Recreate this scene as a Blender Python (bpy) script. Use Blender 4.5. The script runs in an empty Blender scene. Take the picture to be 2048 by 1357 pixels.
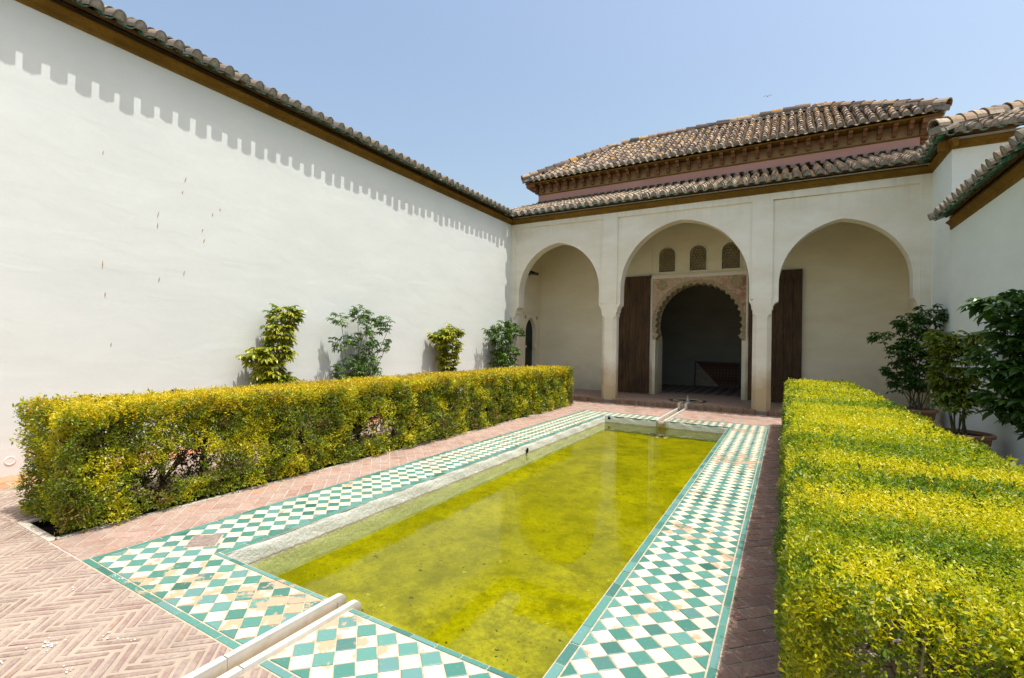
import bpy, math, random
import numpy as np
from mathutils import Vector, Matrix
random.seed(7); rng = np.random.default_rng(11)
S = bpy.context.scene
COL = S.collection
R = math.radians

# ------------------------------------------------------------------ camera, sky, sun, exposure
cam = bpy.data.cameras.new('camera'); camo = bpy.data.objects.new('camera', cam); COL.objects.link(camo)
cam.sensor_width = 36.0; cam.lens = 953.107/2048*36.0; cam.clip_start = .05; cam.clip_end = 500
YAW, PIT, ROL = R(-29.9161), R(.6331), R(1.1006)
_f = Vector((math.sin(YAW)*math.cos(PIT), math.cos(YAW)*math.cos(PIT), math.sin(PIT)))
_r = Vector((math.cos(YAW), -math.sin(YAW), 0)); _u = _r.cross(_f)
_R = _r*math.cos(ROL)+_u*math.sin(ROL); _U = -_r*math.sin(ROL)+_u*math.cos(ROL)
mw = Matrix(((_R.x, _U.x, -_f.x, 0), (_R.y, _U.y, -_f.y, 0), (_R.z, _U.z, -_f.z, 1.6), (0, 0, 0, 1)))
camo.matrix_world = mw
S.camera = camo
CAMP = Vector((0, 0, 1.6))
SUN_EL, SUN_AZ = 72.5, 1.2        # elevation; azimuth from +X towards +Y
W = bpy.data.worlds.new('World'); S.world = W; W.use_nodes = True
wn = W.node_tree; bg = wn.nodes['Background']
sky = wn.nodes.new('ShaderNodeTexSky'); sky.sky_type = 'NISHITA'; sky.sun_disc = False
sky.sun_elevation = R(SUN_EL); sky.sun_rotation = R(90-SUN_AZ)
sky.air_density = 1.5; sky.dust_density = 4.2; sky.ozone_density = .9
wn.links.new(sky.outputs[0], bg.inputs[0]); bg.inputs[1].default_value = .15
sl = bpy.data.lights.new('sun', 'SUN'); sl.energy = 3.5; sl.angle = R(.5); sl.color = (1, .97, .925)
so = bpy.data.objects.new('sun', sl); COL.objects.link(so)
sd = Vector((math.cos(R(SUN_EL))*math.cos(R(SUN_AZ)), math.cos(R(SUN_EL))*math.sin(R(SUN_AZ)), math.sin(R(SUN_EL))))
so.rotation_euler = sd.to_track_quat('Z', 'Y').to_euler(); so.location = (20, 0, 60)
S.view_settings.view_transform = 'Standard'; S.view_settings.look = 'None'
S.view_settings.exposure = 0.43; S.view_settings.gamma = 1.0
S.cycles.use_denoising = True
S.cycles.max_bounces = 10; S.cycles.diffuse_bounces = 5; S.cycles.transparent_max_bounces = 12
S.cycles.caustics_reflective = False; S.cycles.caustics_refractive = False

# ------------------------------------------------------------------ object helpers
def props(o, label=None, cat=None, group=None, kind=None):
    if label: o['label'] = label
    if cat: o['category'] = cat
    if group: o['group'] = group
    if kind: o['kind'] = kind
    return o
WM = {}
def link(o, parent=None, M=None):
    M = M.copy() if M is not None else Matrix()
    COL.objects.link(o); WM[o.name] = M
    if parent is not None:
        o.parent = parent; o.matrix_local = WM[parent.name].inverted() @ M
    else: o.matrix_local = M
    return o
def empty(name, loc, label, cat, group=None):
    o = bpy.data.objects.new(name, None); o.empty_display_size = .2
    link(o, None, Matrix.Translation(loc)); return props(o, label, cat, group)
def inst(name, me, parent, M):
    return link(bpy.data.objects.new(name, me), parent, M)

class MB:
    def __init__(s): s.v = []; s.f = []; s.m = []
    def face(s, pts, m=0):
        b = len(s.v); s.v += [tuple(p) for p in pts]; s.f.append(tuple(range(b, b+len(pts)))); s.m.append(m)
    def box(s, a, b, m=0, bev=0):
        x0, y0, z0 = a; x1, y1, z1 = b
        if bev:
            s.prism([(x0+bev, y0), (x1-bev, y0), (x1, y0+bev), (x1, y1-bev), (x1-bev, y1), (x0+bev, y1), (x0, y1-bev), (x0, y0+bev)], z0, z1, m); return
        P = [(x0,y0,z0),(x1,y0,z0),(x1,y1,z0),(x0,y1,z0),(x0,y0,z1),(x1,y0,z1),(x1,y1,z1),(x0,y1,z1)]
        for q in ((0,3,2,1),(4,5,6,7),(0,1,5,4),(1,2,6,5),(2,3,7,6),(3,0,4,7)): s.face([P[i] for i in q], m)
    def prism(s, poly, z0, z1, m=0):   # poly ccw in xy
        n = len(poly)
        s.face([(p[0], p[1], z1) for p in poly], m); s.face([(p[0], p[1], z0) for p in reversed(poly)], m)
        for i in range(n):
            a, b = poly[i], poly[(i+1) % n]
            s.face([(a[0],a[1],z0),(b[0],b[1],z0),(b[0],b[1],z1),(a[0],a[1],z1)], m)
    def extr(s, poly, f, d0, d1, m=0):  # poly in (a,b); f(a,b,d)->xyz
        n = len(poly)
        s.face([f(a, b, d0) for a, b in poly], m); s.face([f(a, b, d1) for a, b in reversed(poly)], m)
        for i in range(n):
            a, b = poly[i], poly[(i+1) % n]
            s.face([f(*a, d0), f(*a, d1), f(*b, d1), f(*b, d0)], m)
    def rings(s, rs, m=0, cap0=True, cap1=True, closed=True):
        n = len(rs[0])
        for r0, r1 in zip(rs, rs[1:]):
            for i in range(n if closed else n-1):
                j = (i+1) % n; s.face([r0[i], r0[j], r1[j], r1[i]], m)
        if cap0: s.face(list(reversed(rs[0])), m)
        if cap1: s.face(rs[-1], m)
    def lathe(s, c, prof, n=20, m=0):
        rs = [[(c[0]+r*math.cos(2*math.pi*i/n), c[1]+r*math.sin(2*math.pi*i/n), c[2]+z) for i in range(n)] for r, z in prof]
        s.rings(rs, m)
    def tube(s, pts, rad, n=5, m=0):
        rs = []
        for i, p in enumerate(pts):
            p = Vector(p); a = Vector(pts[max(i-1, 0)]); b = Vector(pts[min(i+1, len(pts)-1)])
            t = (b-a).normalized(); q = t.orthogonal().normalized(); w = t.cross(q)
            r = rad[i] if hasattr(rad, '__len__') else rad
            rs.append([tuple(p+(q*math.cos(2*math.pi*k/n)+w*math.sin(2*math.pi*k/n))*r) for k in range(n)])
        s.rings(rs, m)
    def mesh(s, name, mats, smooth=False):
        me = bpy.data.meshes.new(name); me.from_pydata(s.v, [], s.f)
        for mt in (mats if isinstance(mats, (list, tuple)) else [mats]): me.materials.append(mt)
        me.polygons.foreach_set('material_index', s.m)
        if smooth: me.polygons.foreach_set('use_smooth', [True]*len(s.f))
        me.update(); return me
    def obj(s, name, mats, parent=None, smooth=False, weld=False, kind=None):
        me = s.mesh(name, mats, smooth)
        if weld:
            import bmesh
            bm = bmesh.new(); bm.from_mesh(me); bmesh.ops.remove_doubles(bm, verts=bm.verts, dist=1e-4); bm.to_mesh(me); bm.free()
        o = link(bpy.data.objects.new(name, me), parent)
        if kind: o['kind'] = kind
        return o

def arr_mesh(name, V, F, mats, mi=None, smooth=False, attr=None):
    """V (n,3); F (k,q) with a constant q"""
    me = bpy.data.meshes.new(name); V = np.asarray(V, np.float32); F = np.asarray(F, np.int32)
    me.vertices.add(len(V)); me.vertices.foreach_set('co', V.ravel())
    k, q = F.shape; me.loops.add(k*q); me.loops.foreach_set('vertex_index', F.ravel())
    me.polygons.add(k); me.polygons.foreach_set('loop_start', np.arange(0, k*q, q, dtype=np.int32))
    try: me.polygons.foreach_set('loop_total', np.full(k, q, np.int32))
    except Exception: pass
    for mt in (mats if isinstance(mats, (list, tuple)) else [mats]): me.materials.append(mt)
    if mi is not None: me.polygons.foreach_set('material_index', np.asarray(mi, np.int32))
    if smooth: me.polygons.foreach_set('use_smooth', np.ones(k, bool))
    if attr is not None:
        for nm, dat in attr.items():
            a = me.attributes.new(nm, 'FLOAT', 'POINT'); a.data.foreach_set('value', np.asarray(dat, np.float32))
    me.update(); me.validate(); return me

def join_copies(name, items, parent, kind='stuff'):
    """items: list of (mesh, Matrix) joined into one object"""
    mats = []; V = []; F = []; M = []; off = 0
    cache = {}
    for me, mx in items:
        if me.name not in cache:
            co = np.empty(len(me.vertices)*3, np.float32); me.vertices.foreach_get('co', co)
            cache[me.name] = (co.reshape(-1, 3), [tuple(p.vertices) for p in me.polygons], [p.material_index for p in me.polygons], list(me.materials))
        co, fs, mi, ms = cache[me.name]
        for m in ms:
            if m not in mats: mats.append(m)
        A = np.array(mx); V.append(co @ A[:3, :3].T + A[:3, 3])
        F += [tuple(i+off for i in f) for f in fs]; M += [mats.index(ms[i]) for i in mi]; off += len(co)
    me = bpy.data.meshes.new(name); me.from_pydata(np.concatenate(V).tolist(), [], F)
    for m in mats: me.materials.append(m)
    me.polygons.foreach_set('material_index', M); me.update()
    o = link(bpy.data.objects.new(name, me), parent); o['kind'] = kind
    return o

def place_pieces(name, items, parent, limit=295):
    """nearest ones as parts of their own, the rest joined"""
    items = sorted(items, key=lambda it: (it[1].translation-CAMP).length)
    for me, M in items[:limit]: inst(name, me, parent, M)
    if len(items) > limit: join_copies(name+'_rest', items[limit:], parent)

# ------------------------------------------------------------------ material helpers
class NT:
    def __init__(s, name):
        s.mat = bpy.data.materials.new(name); s.mat.use_nodes = True; s.t = s.mat.node_tree
        s.b = s.t.nodes['Principled BSDF']; s.out = s.t.nodes['Material Output']
        s.pos = s.n('ShaderNodeNewGeometry').outputs['Position']
    def n(s, typ, ins=None, **kw):
        nd = s.t.nodes.new(typ)
        for k, v in kw.items(): setattr(nd, k, v)
        for k, v in (ins or {}).items(): s.set(nd.inputs[k], v)
        return nd
    def set(s, sock, v):
        if isinstance(v, bpy.types.NodeSocket): s.t.links.new(v, sock)
        else:
            if sock.type == 'RGBA' and not hasattr(v, '__len__'): v = (v, v, v, 1)
            elif sock.type == 'RGBA' and len(v) == 3: v = (*v, 1)
            sock.default_value = v
    def noise(s, scale, detail=4, rough=.55, vec=None, dist=0, stretch=None):
        v = vec or s.pos
        if stretch: v = s.n('ShaderNodeVectorMath', {0: v, 1: stretch}, operation='MULTIPLY').outputs[0]
        return s.n('ShaderNodeTexNoise', {'Vector': v, 'Scale': scale, 'Detail': detail, 'Roughness': rough, 'Distortion': dist}).outputs['Fac']
    def ramp(s, fac, stops, mode='LINEAR'):
        nd = s.n('ShaderNodeValToRGB', {'Fac': fac}); cr = nd.color_ramp; cr.interpolation = mode
        while len(cr.elements) < len(stops): cr.elements.new(.5)
        for e, (p, c) in zip(cr.elements, stops):
            e.position = p; e.color = (c, c, c, 1) if not hasattr(c, '__len__') else (*c, 1)
        return nd.outputs['Color']
    def rng(s, v, a, b, c=0., d=1.):
        return s.n('ShaderNodeMapRange', {0: v, 1: a, 2: b, 3: c, 4: d}).outputs[0]
    def mix(s, f, a, b, mode='MIX'):
        nd = s.n('ShaderNodeMix', data_type='RGBA', blend_type=mode)
        s.set(nd.inputs[0], f); s.set(nd.inputs[6], a); s.set(nd.inputs[7], b); return nd.outputs[2]
    def m(s, op, a, b=0.):
        nd = s.n('ShaderNodeMath', operation=op); s.set(nd.inputs[0], a); s.set(nd.inputs[1], b); return nd.outputs[0]
    def sep(s, v=None):
        return s.n('ShaderNodeSeparateXYZ', {0: v or s.pos}).outputs
    def rand(s):
        g = s.n('ShaderNodeNewGeometry').outputs['Random Per Island']; o = s.n('ShaderNodeObjectInfo').outputs['Random']
        return s.m('FRACT', s.m('ADD', s.m('MULTIPLY', g, 7.31), s.m('MULTIPLY', o, 3.77)))
    def bump(s, h, st=.3, d=.01):
        nd = s.n('ShaderNodeBump', {'Strength': st, 'Distance': d, 'Height': h})
        s.t.links.new(nd.outputs[0], s.b.inputs['Normal'])
    def done(s, col=None, rough=.8, spec=.25):
        if col is not None: s.set(s.b.inputs['Base Color'], col)
        s.set(s.b.inputs['Roughness'], rough); s.set(s.b.inputs['Specular IOR Level'], spec)
        return s.mat

def plaster(name, base, dark, stain=None, stz=(0, 1.2), bump=.25, streak=False):
    t = NT(name)
    big = t.noise(.9, 5, .6, stretch=(1, 1, 2.2)); fine = t.noise(14, 6, .65)
    c = t.mix(t.rng(big, .35, .68), dark, base)
    c = t.mix(t.rng(fine, .3, .75, 0, .22), c, tuple(x*.86 for x in base))
    z = t.sep()[2]
    if stain:
        sn = t.noise(1.7, 5, .6); lo = t.rng(t.m('ADD', z, t.m('MULTIPLY', t.m('SUBTRACT', sn, .5), 1.6)), stz[1], stz[0])
        c = t.mix(t.m('MULTIPLY', lo, .8), c, stain)
    if streak:
        st = t.noise(2.2, 5, .7, stretch=(3, 3, .18)); up = t.rng(z, 4.6, 5.35)
        c = t.mix(t.m('MULTIPLY', t.m('MULTIPLY', t.rng(st, .5, .72), up), .22), c, (.30, .25, .15))
    w = t.noise(2.0, 4, .5, stretch=(.5, .55, 1.6), dist=.6)
    h = t.m('ADD', t.m('MULTIPLY', w, 1.0), t.m('MULTIPLY', fine, .12))
    t.bump(h, bump, .06)
    return t.done(c, .9, .1)

M_white = plaster('whitewash', (.725, .745, .705), (.675, .693, .655), stain=(.60, .60, .56), stz=(-.5, .55), bump=.10)
M_white2 = plaster('greenish_whitewash', (.79, .83, .76), (.73, .77, .69), stain=(.62, .62, .56), stz=(-.5, .6), bump=.10)
M_cream = plaster('cream_plaster', (.84, .80, .69), (.73, .67, .53), stain=(.40, .30, .14), stz=(.55, 1.35), bump=.12, streak=True)
M_creamin = plaster('inner_plaster', (.84, .77, .57), (.75, .67, .47), stain=(.40, .34, .25), stz=(-.2, .9), bump=.15)
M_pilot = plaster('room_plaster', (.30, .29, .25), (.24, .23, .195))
M_pink = plaster('pink_plaster', (.60, .34, .275), (.53, .29, .23), bump=.12)
def m_poolwall():
    t = NT('pool_limewash'); n = t.noise(2.2, 5, .6); f = t.noise(16, 6, .7); z = t.sep()[2]
    c = t.mix(t.rng(n, .35, .65), (.70, .71, .67), (.80, .81, .775)); c = t.mix(t.rng(f, .55, .75, 0, .25), c, (.58, .56, .50))
    zz = t.m('ABSOLUTE', t.m('ADD', t.m('ADD', z, .150), t.m('MULTIPLY', t.m('SUBTRACT', f, .5), .05)))
    c = t.mix(t.rng(zz, .016, .003, 0, .75), c, (.27, .20, .09)); c = t.mix(t.rng(z, -.16, -.26, 0, .55), c, (.45, .50, .22))
    t.bump(f, .6, .03); return t.done(c, .85, .1)
M_pool = m_poolwall()

def simple(name, col, rough=.7, spec=.3, var=.25, scale=6, bump=.15, bd=.01):
    t = NT(name); n = t.noise(scale, 5, .6)
    c = t.mix(t.rng(n, .3, .7), tuple(x*(1-var) for x in col), tuple(min(1, x*(1+var)) for x in col))
    t.bump(t.noise(scale*5, 4), bump, bd)
    return t.done(c, rough, spec)

def m_ochre():
    t = NT('ochre_moulding'); n = t.noise(2.5, 5, .65, stretch=(1, 1, 1)); n2 = t.noise(18, 4, .6); n3 = t.noise(5, 6, .7)
    c = t.mix(t.rng(n, .35, .65), (.135, .074, .010), (.205, .115, .018))
    c = t.mix(t.rng(n2, .5, .75, 0, .6), c, (.08, .042, .012))
    c = t.mix(t.rng(n3, .66, .72, 0, .7), c, (.42, .24, .13))
    t.bump(n2, .2); return t.done(c, .85, .15)
M_ochre = m_ochre()

def rooftile(name, stops, lich=.5):
    t = NT(name); r = t.rand()
    c = t.ramp(r, stops, 'CONSTANT')
    n = t.noise(9, 6, .7); n2 = t.noise(40, 4, .6); n3 = t.noise(1.2, 4, .6)
    c = t.mix(t.rng(n, .52, .66, 0, lich), c, (.10, .095, .085))
    c = t.mix(t.rng(n3, .55, .75, 0, .45), c, (.16, .135, .11))
    c = t.mix(t.rng(n2, .6, .75, 0, .4), c, (.55, .50, .40))
    t.bump(n2, .3, .006); return t.done(c, .9, .15)
M_roofa = rooftile('clay_roof_tile', [(0, (.36, .265, .175)), (.2, (.46, .365, .25)), (.38, (.29, .21, .15)), (.52, (.48, .40, .29)), (.66, (.22, .175, .125)), (.8, (.38, .29, .175)), (.92, (.14, .115, .09))], .7)
M_roofb = rooftile('weathered_roof_tile', [(0, (.33, .235, .155)), (.16, (.13, .10, .08)), (.36, (.42, .31, .20)), (.5, (.09, .075, .062)), (.66, (.24, .16, .105)), (.8, (.46, .37, .26)), (.93, (.48, .25, .06))], .8)
M_roofc = rooftile('grey_eave_tile', [(0, (.23, .20, .155)), (.3, (.19, .17, .14)), (.6, (.29, .245, .185)), (.85, (.31, .23, .155))], .8)
M_pan = simple('dark_channel_tile', (.13, .10, .075), .95, .1, .4, 10, .4)
M_mortar = simple('tile_mortar', (.25, .235, .20), .95, .1, .35, 20, .5)
M_bed = simple('roof_bed', (.095, .06, .028), .95, .1, .3, 8, .4)
def m_glaze():
    t = NT('green_glaze'); r = t.rand(); n = t.noise(25, 4)
    c = t.ramp(r, [(0, (.02, .15, .10)), (.3, (.03, .24, .17)), (.5, (.02, .075, .05)), (.72, (.22, .19, .15))], 'CONSTANT')
    c = t.mix(t.rng(n, .52, .60, 0, .85), c, (.27, .235, .185)); return t.done(c, .22, .5)
M_glaze = m_glaze()

def floor_tile(name, stops, wear, wcol, rough=.35):
    t = NT(name); r = t.rand(); c = t.ramp(r, stops)
    n = t.noise(7, 6, .65, dist=.4); n2 = t.noise(60, 3); n3 = t.noise(.9, 3)
    # worn patches gather in some stretches of the border
    th = t.m('SUBTRACT', n, t.m('MULTIPLY', t.rng(n3, .48, .68), .20))
    c = t.mix(t.rng(th, wear, wear-.03), c, wcol)
    cr = t.n('ShaderNodeTexVoronoi', {'Vector': t.pos, 'Scale': 5.0}, feature='DISTANCE_TO_EDGE').outputs['Distance']
    c = t.mix(t.m('MULTIPLY', t.rng(cr, .007, .002), t.rng(n3, .5, .6, 0, .7)), c, (.25, .2, .14))
    c = t.mix(t.rng(n2, .62, .74, 0, .35), c, (.62, .56, .44))
    t.bump(n, .08); return t.done(c, rough, .4)
M_tgreen = floor_tile('green_floor_tile', [(0, (.055, .18, .135)), (.3, (.08, .235, .185)), (.6, (.115, .28, .23)), (.85, (.13, .27, .25)), (1, (.035, .13, .095))], .305, (.43, .33, .22))
M_tcream = floor_tile('cream_floor_tile', [(0, (.66, .57, .41)), (.5, (.69, .62, .47)), (.8, (.64, .55, .39)), (1, (.71, .65, .52))], .40, (.50, .35, .22), .45)
M_grout = simple('tile_grout', (.52, .42, .30), .95, .1, .25, 25, .4)

def m_brick(name, stops, dust, dustamt, shift=0.):
    t = NT(name); r = t.rand(); c = t.ramp(r, stops)
    n = t.noise(5, 6, .7); n2 = t.noise(45, 5, .65); n3 = t.noise(1.1, 4, .6)
    c = t.mix(t.rng(n, .4, .7, 0, dustamt), c, dust)
    c = t.mix(t.rng(n3, .55, .72, 0, .45), c, (.14, .10, .075))
    c = t.mix(t.rng(n2, .3, .55, .35, 0), c, tuple(x*.35 for x in stops[0][1]))
    dr = t.noise(3.1, 7, .78, dist=.3)
    c = t.mix(t.rng(dr, .735, .755), c, (.80, .80, .78))
    t.bump(t.m('ADD', n2, t.m('MULTIPLY', n, .6)), .55, .012); return t.done(c, .92, .12)
M_thin = m_brick('thin_brick', [(0, (.25, .165, .135)), (.3, (.31, .21, .175)), (.6, (.35, .25, .21)), (.85, (.29, .20, .175)), (1, (.36, .225, .16))], (.44, .37, .30), 1.)
M_wide = m_brick('wide_brick', [(0, (.32, .175, .125)), (.3, (.38, .235, .175)), (.6, (.43, .285, .22)), (.85, (.36, .25, .20)), (1, (.43, .225, .145))], (.46, .41, .34), .62)
M_wide_shade = m_brick('shaded_wide_brick', [(0, (.17, .10, .075)), (.3, (.22, .135, .10)), (.6, (.26, .16, .12)), (.85, (.20, .125, .10)), (1, (.25, .135, .095))], (.27, .20, .155), .6)  # wide brick darkened, the right path's shade put into its colour
M_step = m_brick('step_brick', [(0, (.20, .10, .07)), (.4, (.30, .20, .13)), (.7, (.25, .15, .10)), (1, (.36, .26, .15))], (.30, .25, .18), .5)
M_terra = m_brick('terracotta', [(0, (.50, .20, .09)), (.5, (.56, .25, .13)), (1, (.60, .30, .17))], (.55, .38, .27), .4)
def m_mort(name, col, drop=True):
    t = NT(name); n = t.noise(4, 6, .65); n2 = t.noise(50, 5, .65); n3 = t.noise(1.1, 4, .6)
    c = t.mix(t.rng(n, .35, .65), tuple(x*.82 for x in col), col)
    c = t.mix(t.rng(n2, .55, .75, 0, .4), c, tuple(x*.55 for x in col))
    c = t.mix(t.rng(n3, .56, .72, 0, .4), c, (.16, .12, .09))
    dr = t.noise(3.1, 7, .78, dist=.3)
    c = t.mix(t.rng(dr, .735, .755), c, (.80, .80, .78))
    t.bump(n2, .5, .01); return t.done(c, .95, .1)
M_mort = m_mort('sandy_mortar', (.44, .36, .275)); M_mort2 = m_mort('pink_mortar', (.53, .47, .39)); M_mort3 = m_mort('darkened_mortar', (.27, .22, .175))  # the third mortar is darkened to paint shade between the right path's bricks
M_soil = simple('soil', (.035, .024, .016), .95, .1, .5, 12, 1., .04)
M_earth = simple('earth', (.25, .20, .14), .95, .1)

def m_wood():
    t = NT('dark_wood'); r = t.rand()
    n = t.noise(3, 6, .7, stretch=(9, 9, .5), dist=.5); n2 = t.noise(1.3, 4, .6)
    c = t.mix(t.rng(n, .35, .7), (.022, .011, .0045), (.16, .082, .026))
    c = t.mix(t.rng(n2, .45, .65, 0, .6), c, (.022, .012, .006))
    c = t.mix(t.m('MULTIPLY', r, .3), c, (.075, .042, .016)); t.bump(n, .35, .01); return t.done(c, .6, .3)
M_wood = m_wood()
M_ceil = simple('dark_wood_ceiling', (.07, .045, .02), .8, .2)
def m_marble():
    t = NT('white_marble'); n = t.noise(5, 6, .6, dist=.8); z = t.sep()[2]; n2 = t.noise(30, 4)
    c = t.mix(t.rng(n, .35, .7), (.56, .55, .50), (.68, .67, .62))
    c = t.mix(t.m('MULTIPLY', t.rng(t.m('ADD', z, t.m('MULTIPLY', n2, .03)), .02, -.02), .75), c, (.30, .23, .13))
    return t.done(c, .35, .4)
M_marble = m_marble()
M_wet = simple('wet_channel_bed', (.42, .30, .16), .25, .5, .4, 15)
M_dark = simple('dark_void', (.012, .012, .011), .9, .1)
M_iron = simple('dark_iron', (.03, .03, .03), .5, .4)
M_glass = simple('lamp_glass', (.25, .27, .28), .15, .6)
M_stone = simple('grate_stone', (.36, .29, .245), .8, .2, .3, 40, .4)
M_terrapot = simple('pot_clay', (.40, .21, .125), .85, .15, .25, 5, .25)
M_lattice = simple('lattice_plaster', (.40, .33, .18), .9, .1)
M_gull = simple('gull_feathers', (.70, .70, .70), .8, .1)

def m_spandrel():
    t = NT('carved_spandrel'); n = t.noise(6, 6, .7, dist=.6); n2 = t.noise(30, 5, .7, dist=1.2); n3 = t.noise(1.3, 4)
    x = t.sep()[0]
    red = t.rng(t.m('ADD', x, t.m('MULTIPLY', n3, .8)), -1.7, -.2)
    c = t.mix(t.rng(n2, .42, .56), (.50, .31, .20), (.70, .55, .39))
    c = t.mix(t.m('MULTIPLY', red, t.rng(n, .42, .58)), c, (.30, .09, .045))
    t.bump(n2, .9, .02); return t.done(c, .9, .1)
M_span = m_spandrel()
def m_carved():
    t = NT('carved_stucco'); n = t.noise(26, 5, .7, dist=1.5)
    c = t.mix(t.rng(n, .38, .62), (.30, .22, .10), (.62, .52, .35)); t.bump(n, 1., .025); return t.done(c, .9, .1)
M_carved = m_carved()
def m_panel():
    t = NT('patterned_textile'); v = t.n('ShaderNodeTexVoronoi', {'Vector': t.pos, 'Scale': 9.0, 'Randomness': 0.0}, feature='F1').outputs['Distance']
    c = t.ramp(v, [(0, (.12, .05, .03)), (.28, (.20, .15, .09)), (.36, (.05, .02, .015)), (.55, (.17, .07, .04)), (.7, (.03, .02, .02))]); return t.done(c, .7, .2)
M_textile = m_panel(); M_board = simple('panel_board', (.30, .25, .18), .8, .2)
def m_roomfloor():
    t = NT('room_floor_tile'); v = t.n('ShaderNodeMapping', {0: t.pos, 2: (0, 0, R(45)), 3: (4.5, 4.5, 4.5)}).outputs[0]
    ck = t.n('ShaderNodeTexChecker', {'Vector': v, 'Scale': 1.0, 1: (.10, .075, .055, 1), 2: (.30, .24, .19, 1)}).outputs[0]; return t.done(ck, .55, .3)
M_roomfloor = m_roomfloor()
def m_porticofloor():
    t = NT('portico_brick_floor'); v = t.n('ShaderNodeMapping', {0: t.pos, 2: (0, 0, R(45)), 3: (1, 1, 1)}).outputs[0]
    bt = t.n('ShaderNodeTexBrick', {'Vector': v, 'Color1': (.30, .19, .14, 1), 'Color2': (.38, .26, .19, 1), 'Mortar': (.32, .26, .20, 1), 'Scale': 4.0, 'Mortar Size': .03}).outputs[0]
    n = t.noise(2, 5); c = t.mix(t.rng(n, .4, .7, 0, .5), bt, (.28, .21, .15)); t.bump(t.noise(30), .3); return t.done(c, .85, .2)
M_pfloor = m_porticofloor()

def m_water():
    t = NT('pool_water'); nt = t.t
    n = t.noise(2.2, 3, .5); n2 = t.noise(9, 2, .5)
    bp = t.n('ShaderNodeBump', {'Strength': .014, 'Distance': .05, 'Height': t.m('ADD', n, t.m('MULTIPLY', n2, .15))})
    fr = t.n('ShaderNodeFresnel', {'IOR': 1.33, 'Normal': bp.outputs[0]}).outputs[0]
    tr = t.n('ShaderNodeBsdfTransparent', {'Color': (.89, .93, .62, 1)}); gl = t.n('ShaderNodeBsdfGlossy', {'Roughness': .015, 'Normal': bp.outputs[0]})
    mx = t.n('ShaderNodeMixShader', {0: fr, 1: tr.outputs[0], 2: gl.outputs[0]})
    nt.links.new(mx.outputs[0], t.out.inputs[0]); return t.mat
M_water = m_water()
def m_algae():
    t = NT('algae_floor'); a = t.noise(1.1, 5, .6); b = t.noise(5, 7, .75); sp = t.noise(16, 2, .5); pl = t.noise(11, 3, .6, vec=t.n('ShaderNodeVectorMath', {0: t.pos, 1: (5.3, 2.1, 0)}).outputs[0]); gr = t.noise(28, 7, .85)
    c = t.mix(t.rng(a, .35, .65), (.25, .23, .001), (.42, .37, .002))
    c = t.mix(t.rng(b, .46, .64, 0, .75), c, (.14, .13, .002))
    c = t.mix(t.rng(gr, .44, .60, 0, .6), c, (.15, .135, .002))
    c = t.mix(t.rng(sp, .715, .735, 0, .85), c, (.045, .04, .006))
    c = t.mix(t.rng(pl, .70, .73, 0, .5), c, (.60, .60, .16)); t.bump(b, .3); return t.done(c, .95, .05)
M_algae = m_algae()

def m_leaf(name, stops, nsc=1.5, nst=(1, 1, 1), trans=.35, rough=.45, amt=.7, spec=.5):
    """leaf colour: patches of younger and older growth (noise) and leaf-to-leaf variation"""
    t = NT(name); nt = t.t; r = t.rand()
    p = t.noise(nsc, 4, .6, stretch=nst)
    f = t.m('ADD', t.m('MULTIPLY', t.rng(p, .34, .66), amt), t.m('MULTIPLY', r, 1-amt))
    c = t.ramp(f, stops)
    t.set(t.b.inputs['Base Color'], c); t.set(t.b.inputs['Roughness'], rough); t.set(t.b.inputs['Specular IOR Level'], spec)
    tl = t.n('ShaderNodeBsdfTranslucent', {'Color': c}); mx = t.n('ShaderNodeMixShader', {0: trans, 1: t.b.outputs[0], 2: tl.outputs[0]})
    nt.links.new(mx.outputs[0], t.out.inputs[0]); return t.mat
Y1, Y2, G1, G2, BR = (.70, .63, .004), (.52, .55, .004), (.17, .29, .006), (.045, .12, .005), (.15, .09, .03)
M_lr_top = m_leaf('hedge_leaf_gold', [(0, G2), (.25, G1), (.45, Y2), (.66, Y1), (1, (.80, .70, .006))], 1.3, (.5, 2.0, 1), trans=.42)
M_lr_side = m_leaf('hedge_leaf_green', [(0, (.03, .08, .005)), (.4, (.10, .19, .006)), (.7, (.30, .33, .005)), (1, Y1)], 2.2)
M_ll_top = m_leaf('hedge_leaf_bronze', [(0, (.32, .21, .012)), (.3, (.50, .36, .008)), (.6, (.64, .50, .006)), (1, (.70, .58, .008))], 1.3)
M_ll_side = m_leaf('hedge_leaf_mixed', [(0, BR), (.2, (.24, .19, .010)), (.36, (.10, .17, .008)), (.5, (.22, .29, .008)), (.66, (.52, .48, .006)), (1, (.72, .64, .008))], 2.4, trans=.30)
M_linner = m_leaf('hedge_inner_shade_leaf', [(0, (.03, .035, .006)), (.5, (.07, .075, .010)), (1, (.12, .085, .025))], 2.0, trans=.2)  # dark leaf colour painting the shadow inside the hedges
M_twig = simple('hedge_twig', (.16, .115, .08), .9, .1, .3, 30)
M_stem = simple('shrub_stem', (.14, .13, .07), .8, .2, .3, 20)
def m_palm(name, mid, edge, old, trans=.3):
    t = NT(name); nt = t.t; r = t.rand()
    e = t.n('ShaderNodeAttribute', attribute_name='margin').outputs['Fac']
    c = t.mix(t.m('MULTIPLY', t.rng(e, .35, .6), t.rng(r, .1, .3)), mid, edge)
    c = t.mix(t.rng(r, .6, 1., 0, .8), c, old)
    t.set(t.b.inputs['Base Color'], c); t.set(t.b.inputs['Roughness'], .35); t.set(t.b.inputs['Specular IOR Level'], .5)
    tl = t.n('ShaderNodeBsdfTranslucent', {'Color': c}); mx = t.n('ShaderNodeMixShader', {0: trans, 1: t.b.outputs[0], 2: tl.outputs[0]})
    nt.links.new(mx.outputs[0], t.out.inputs[0]); return t.mat
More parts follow.
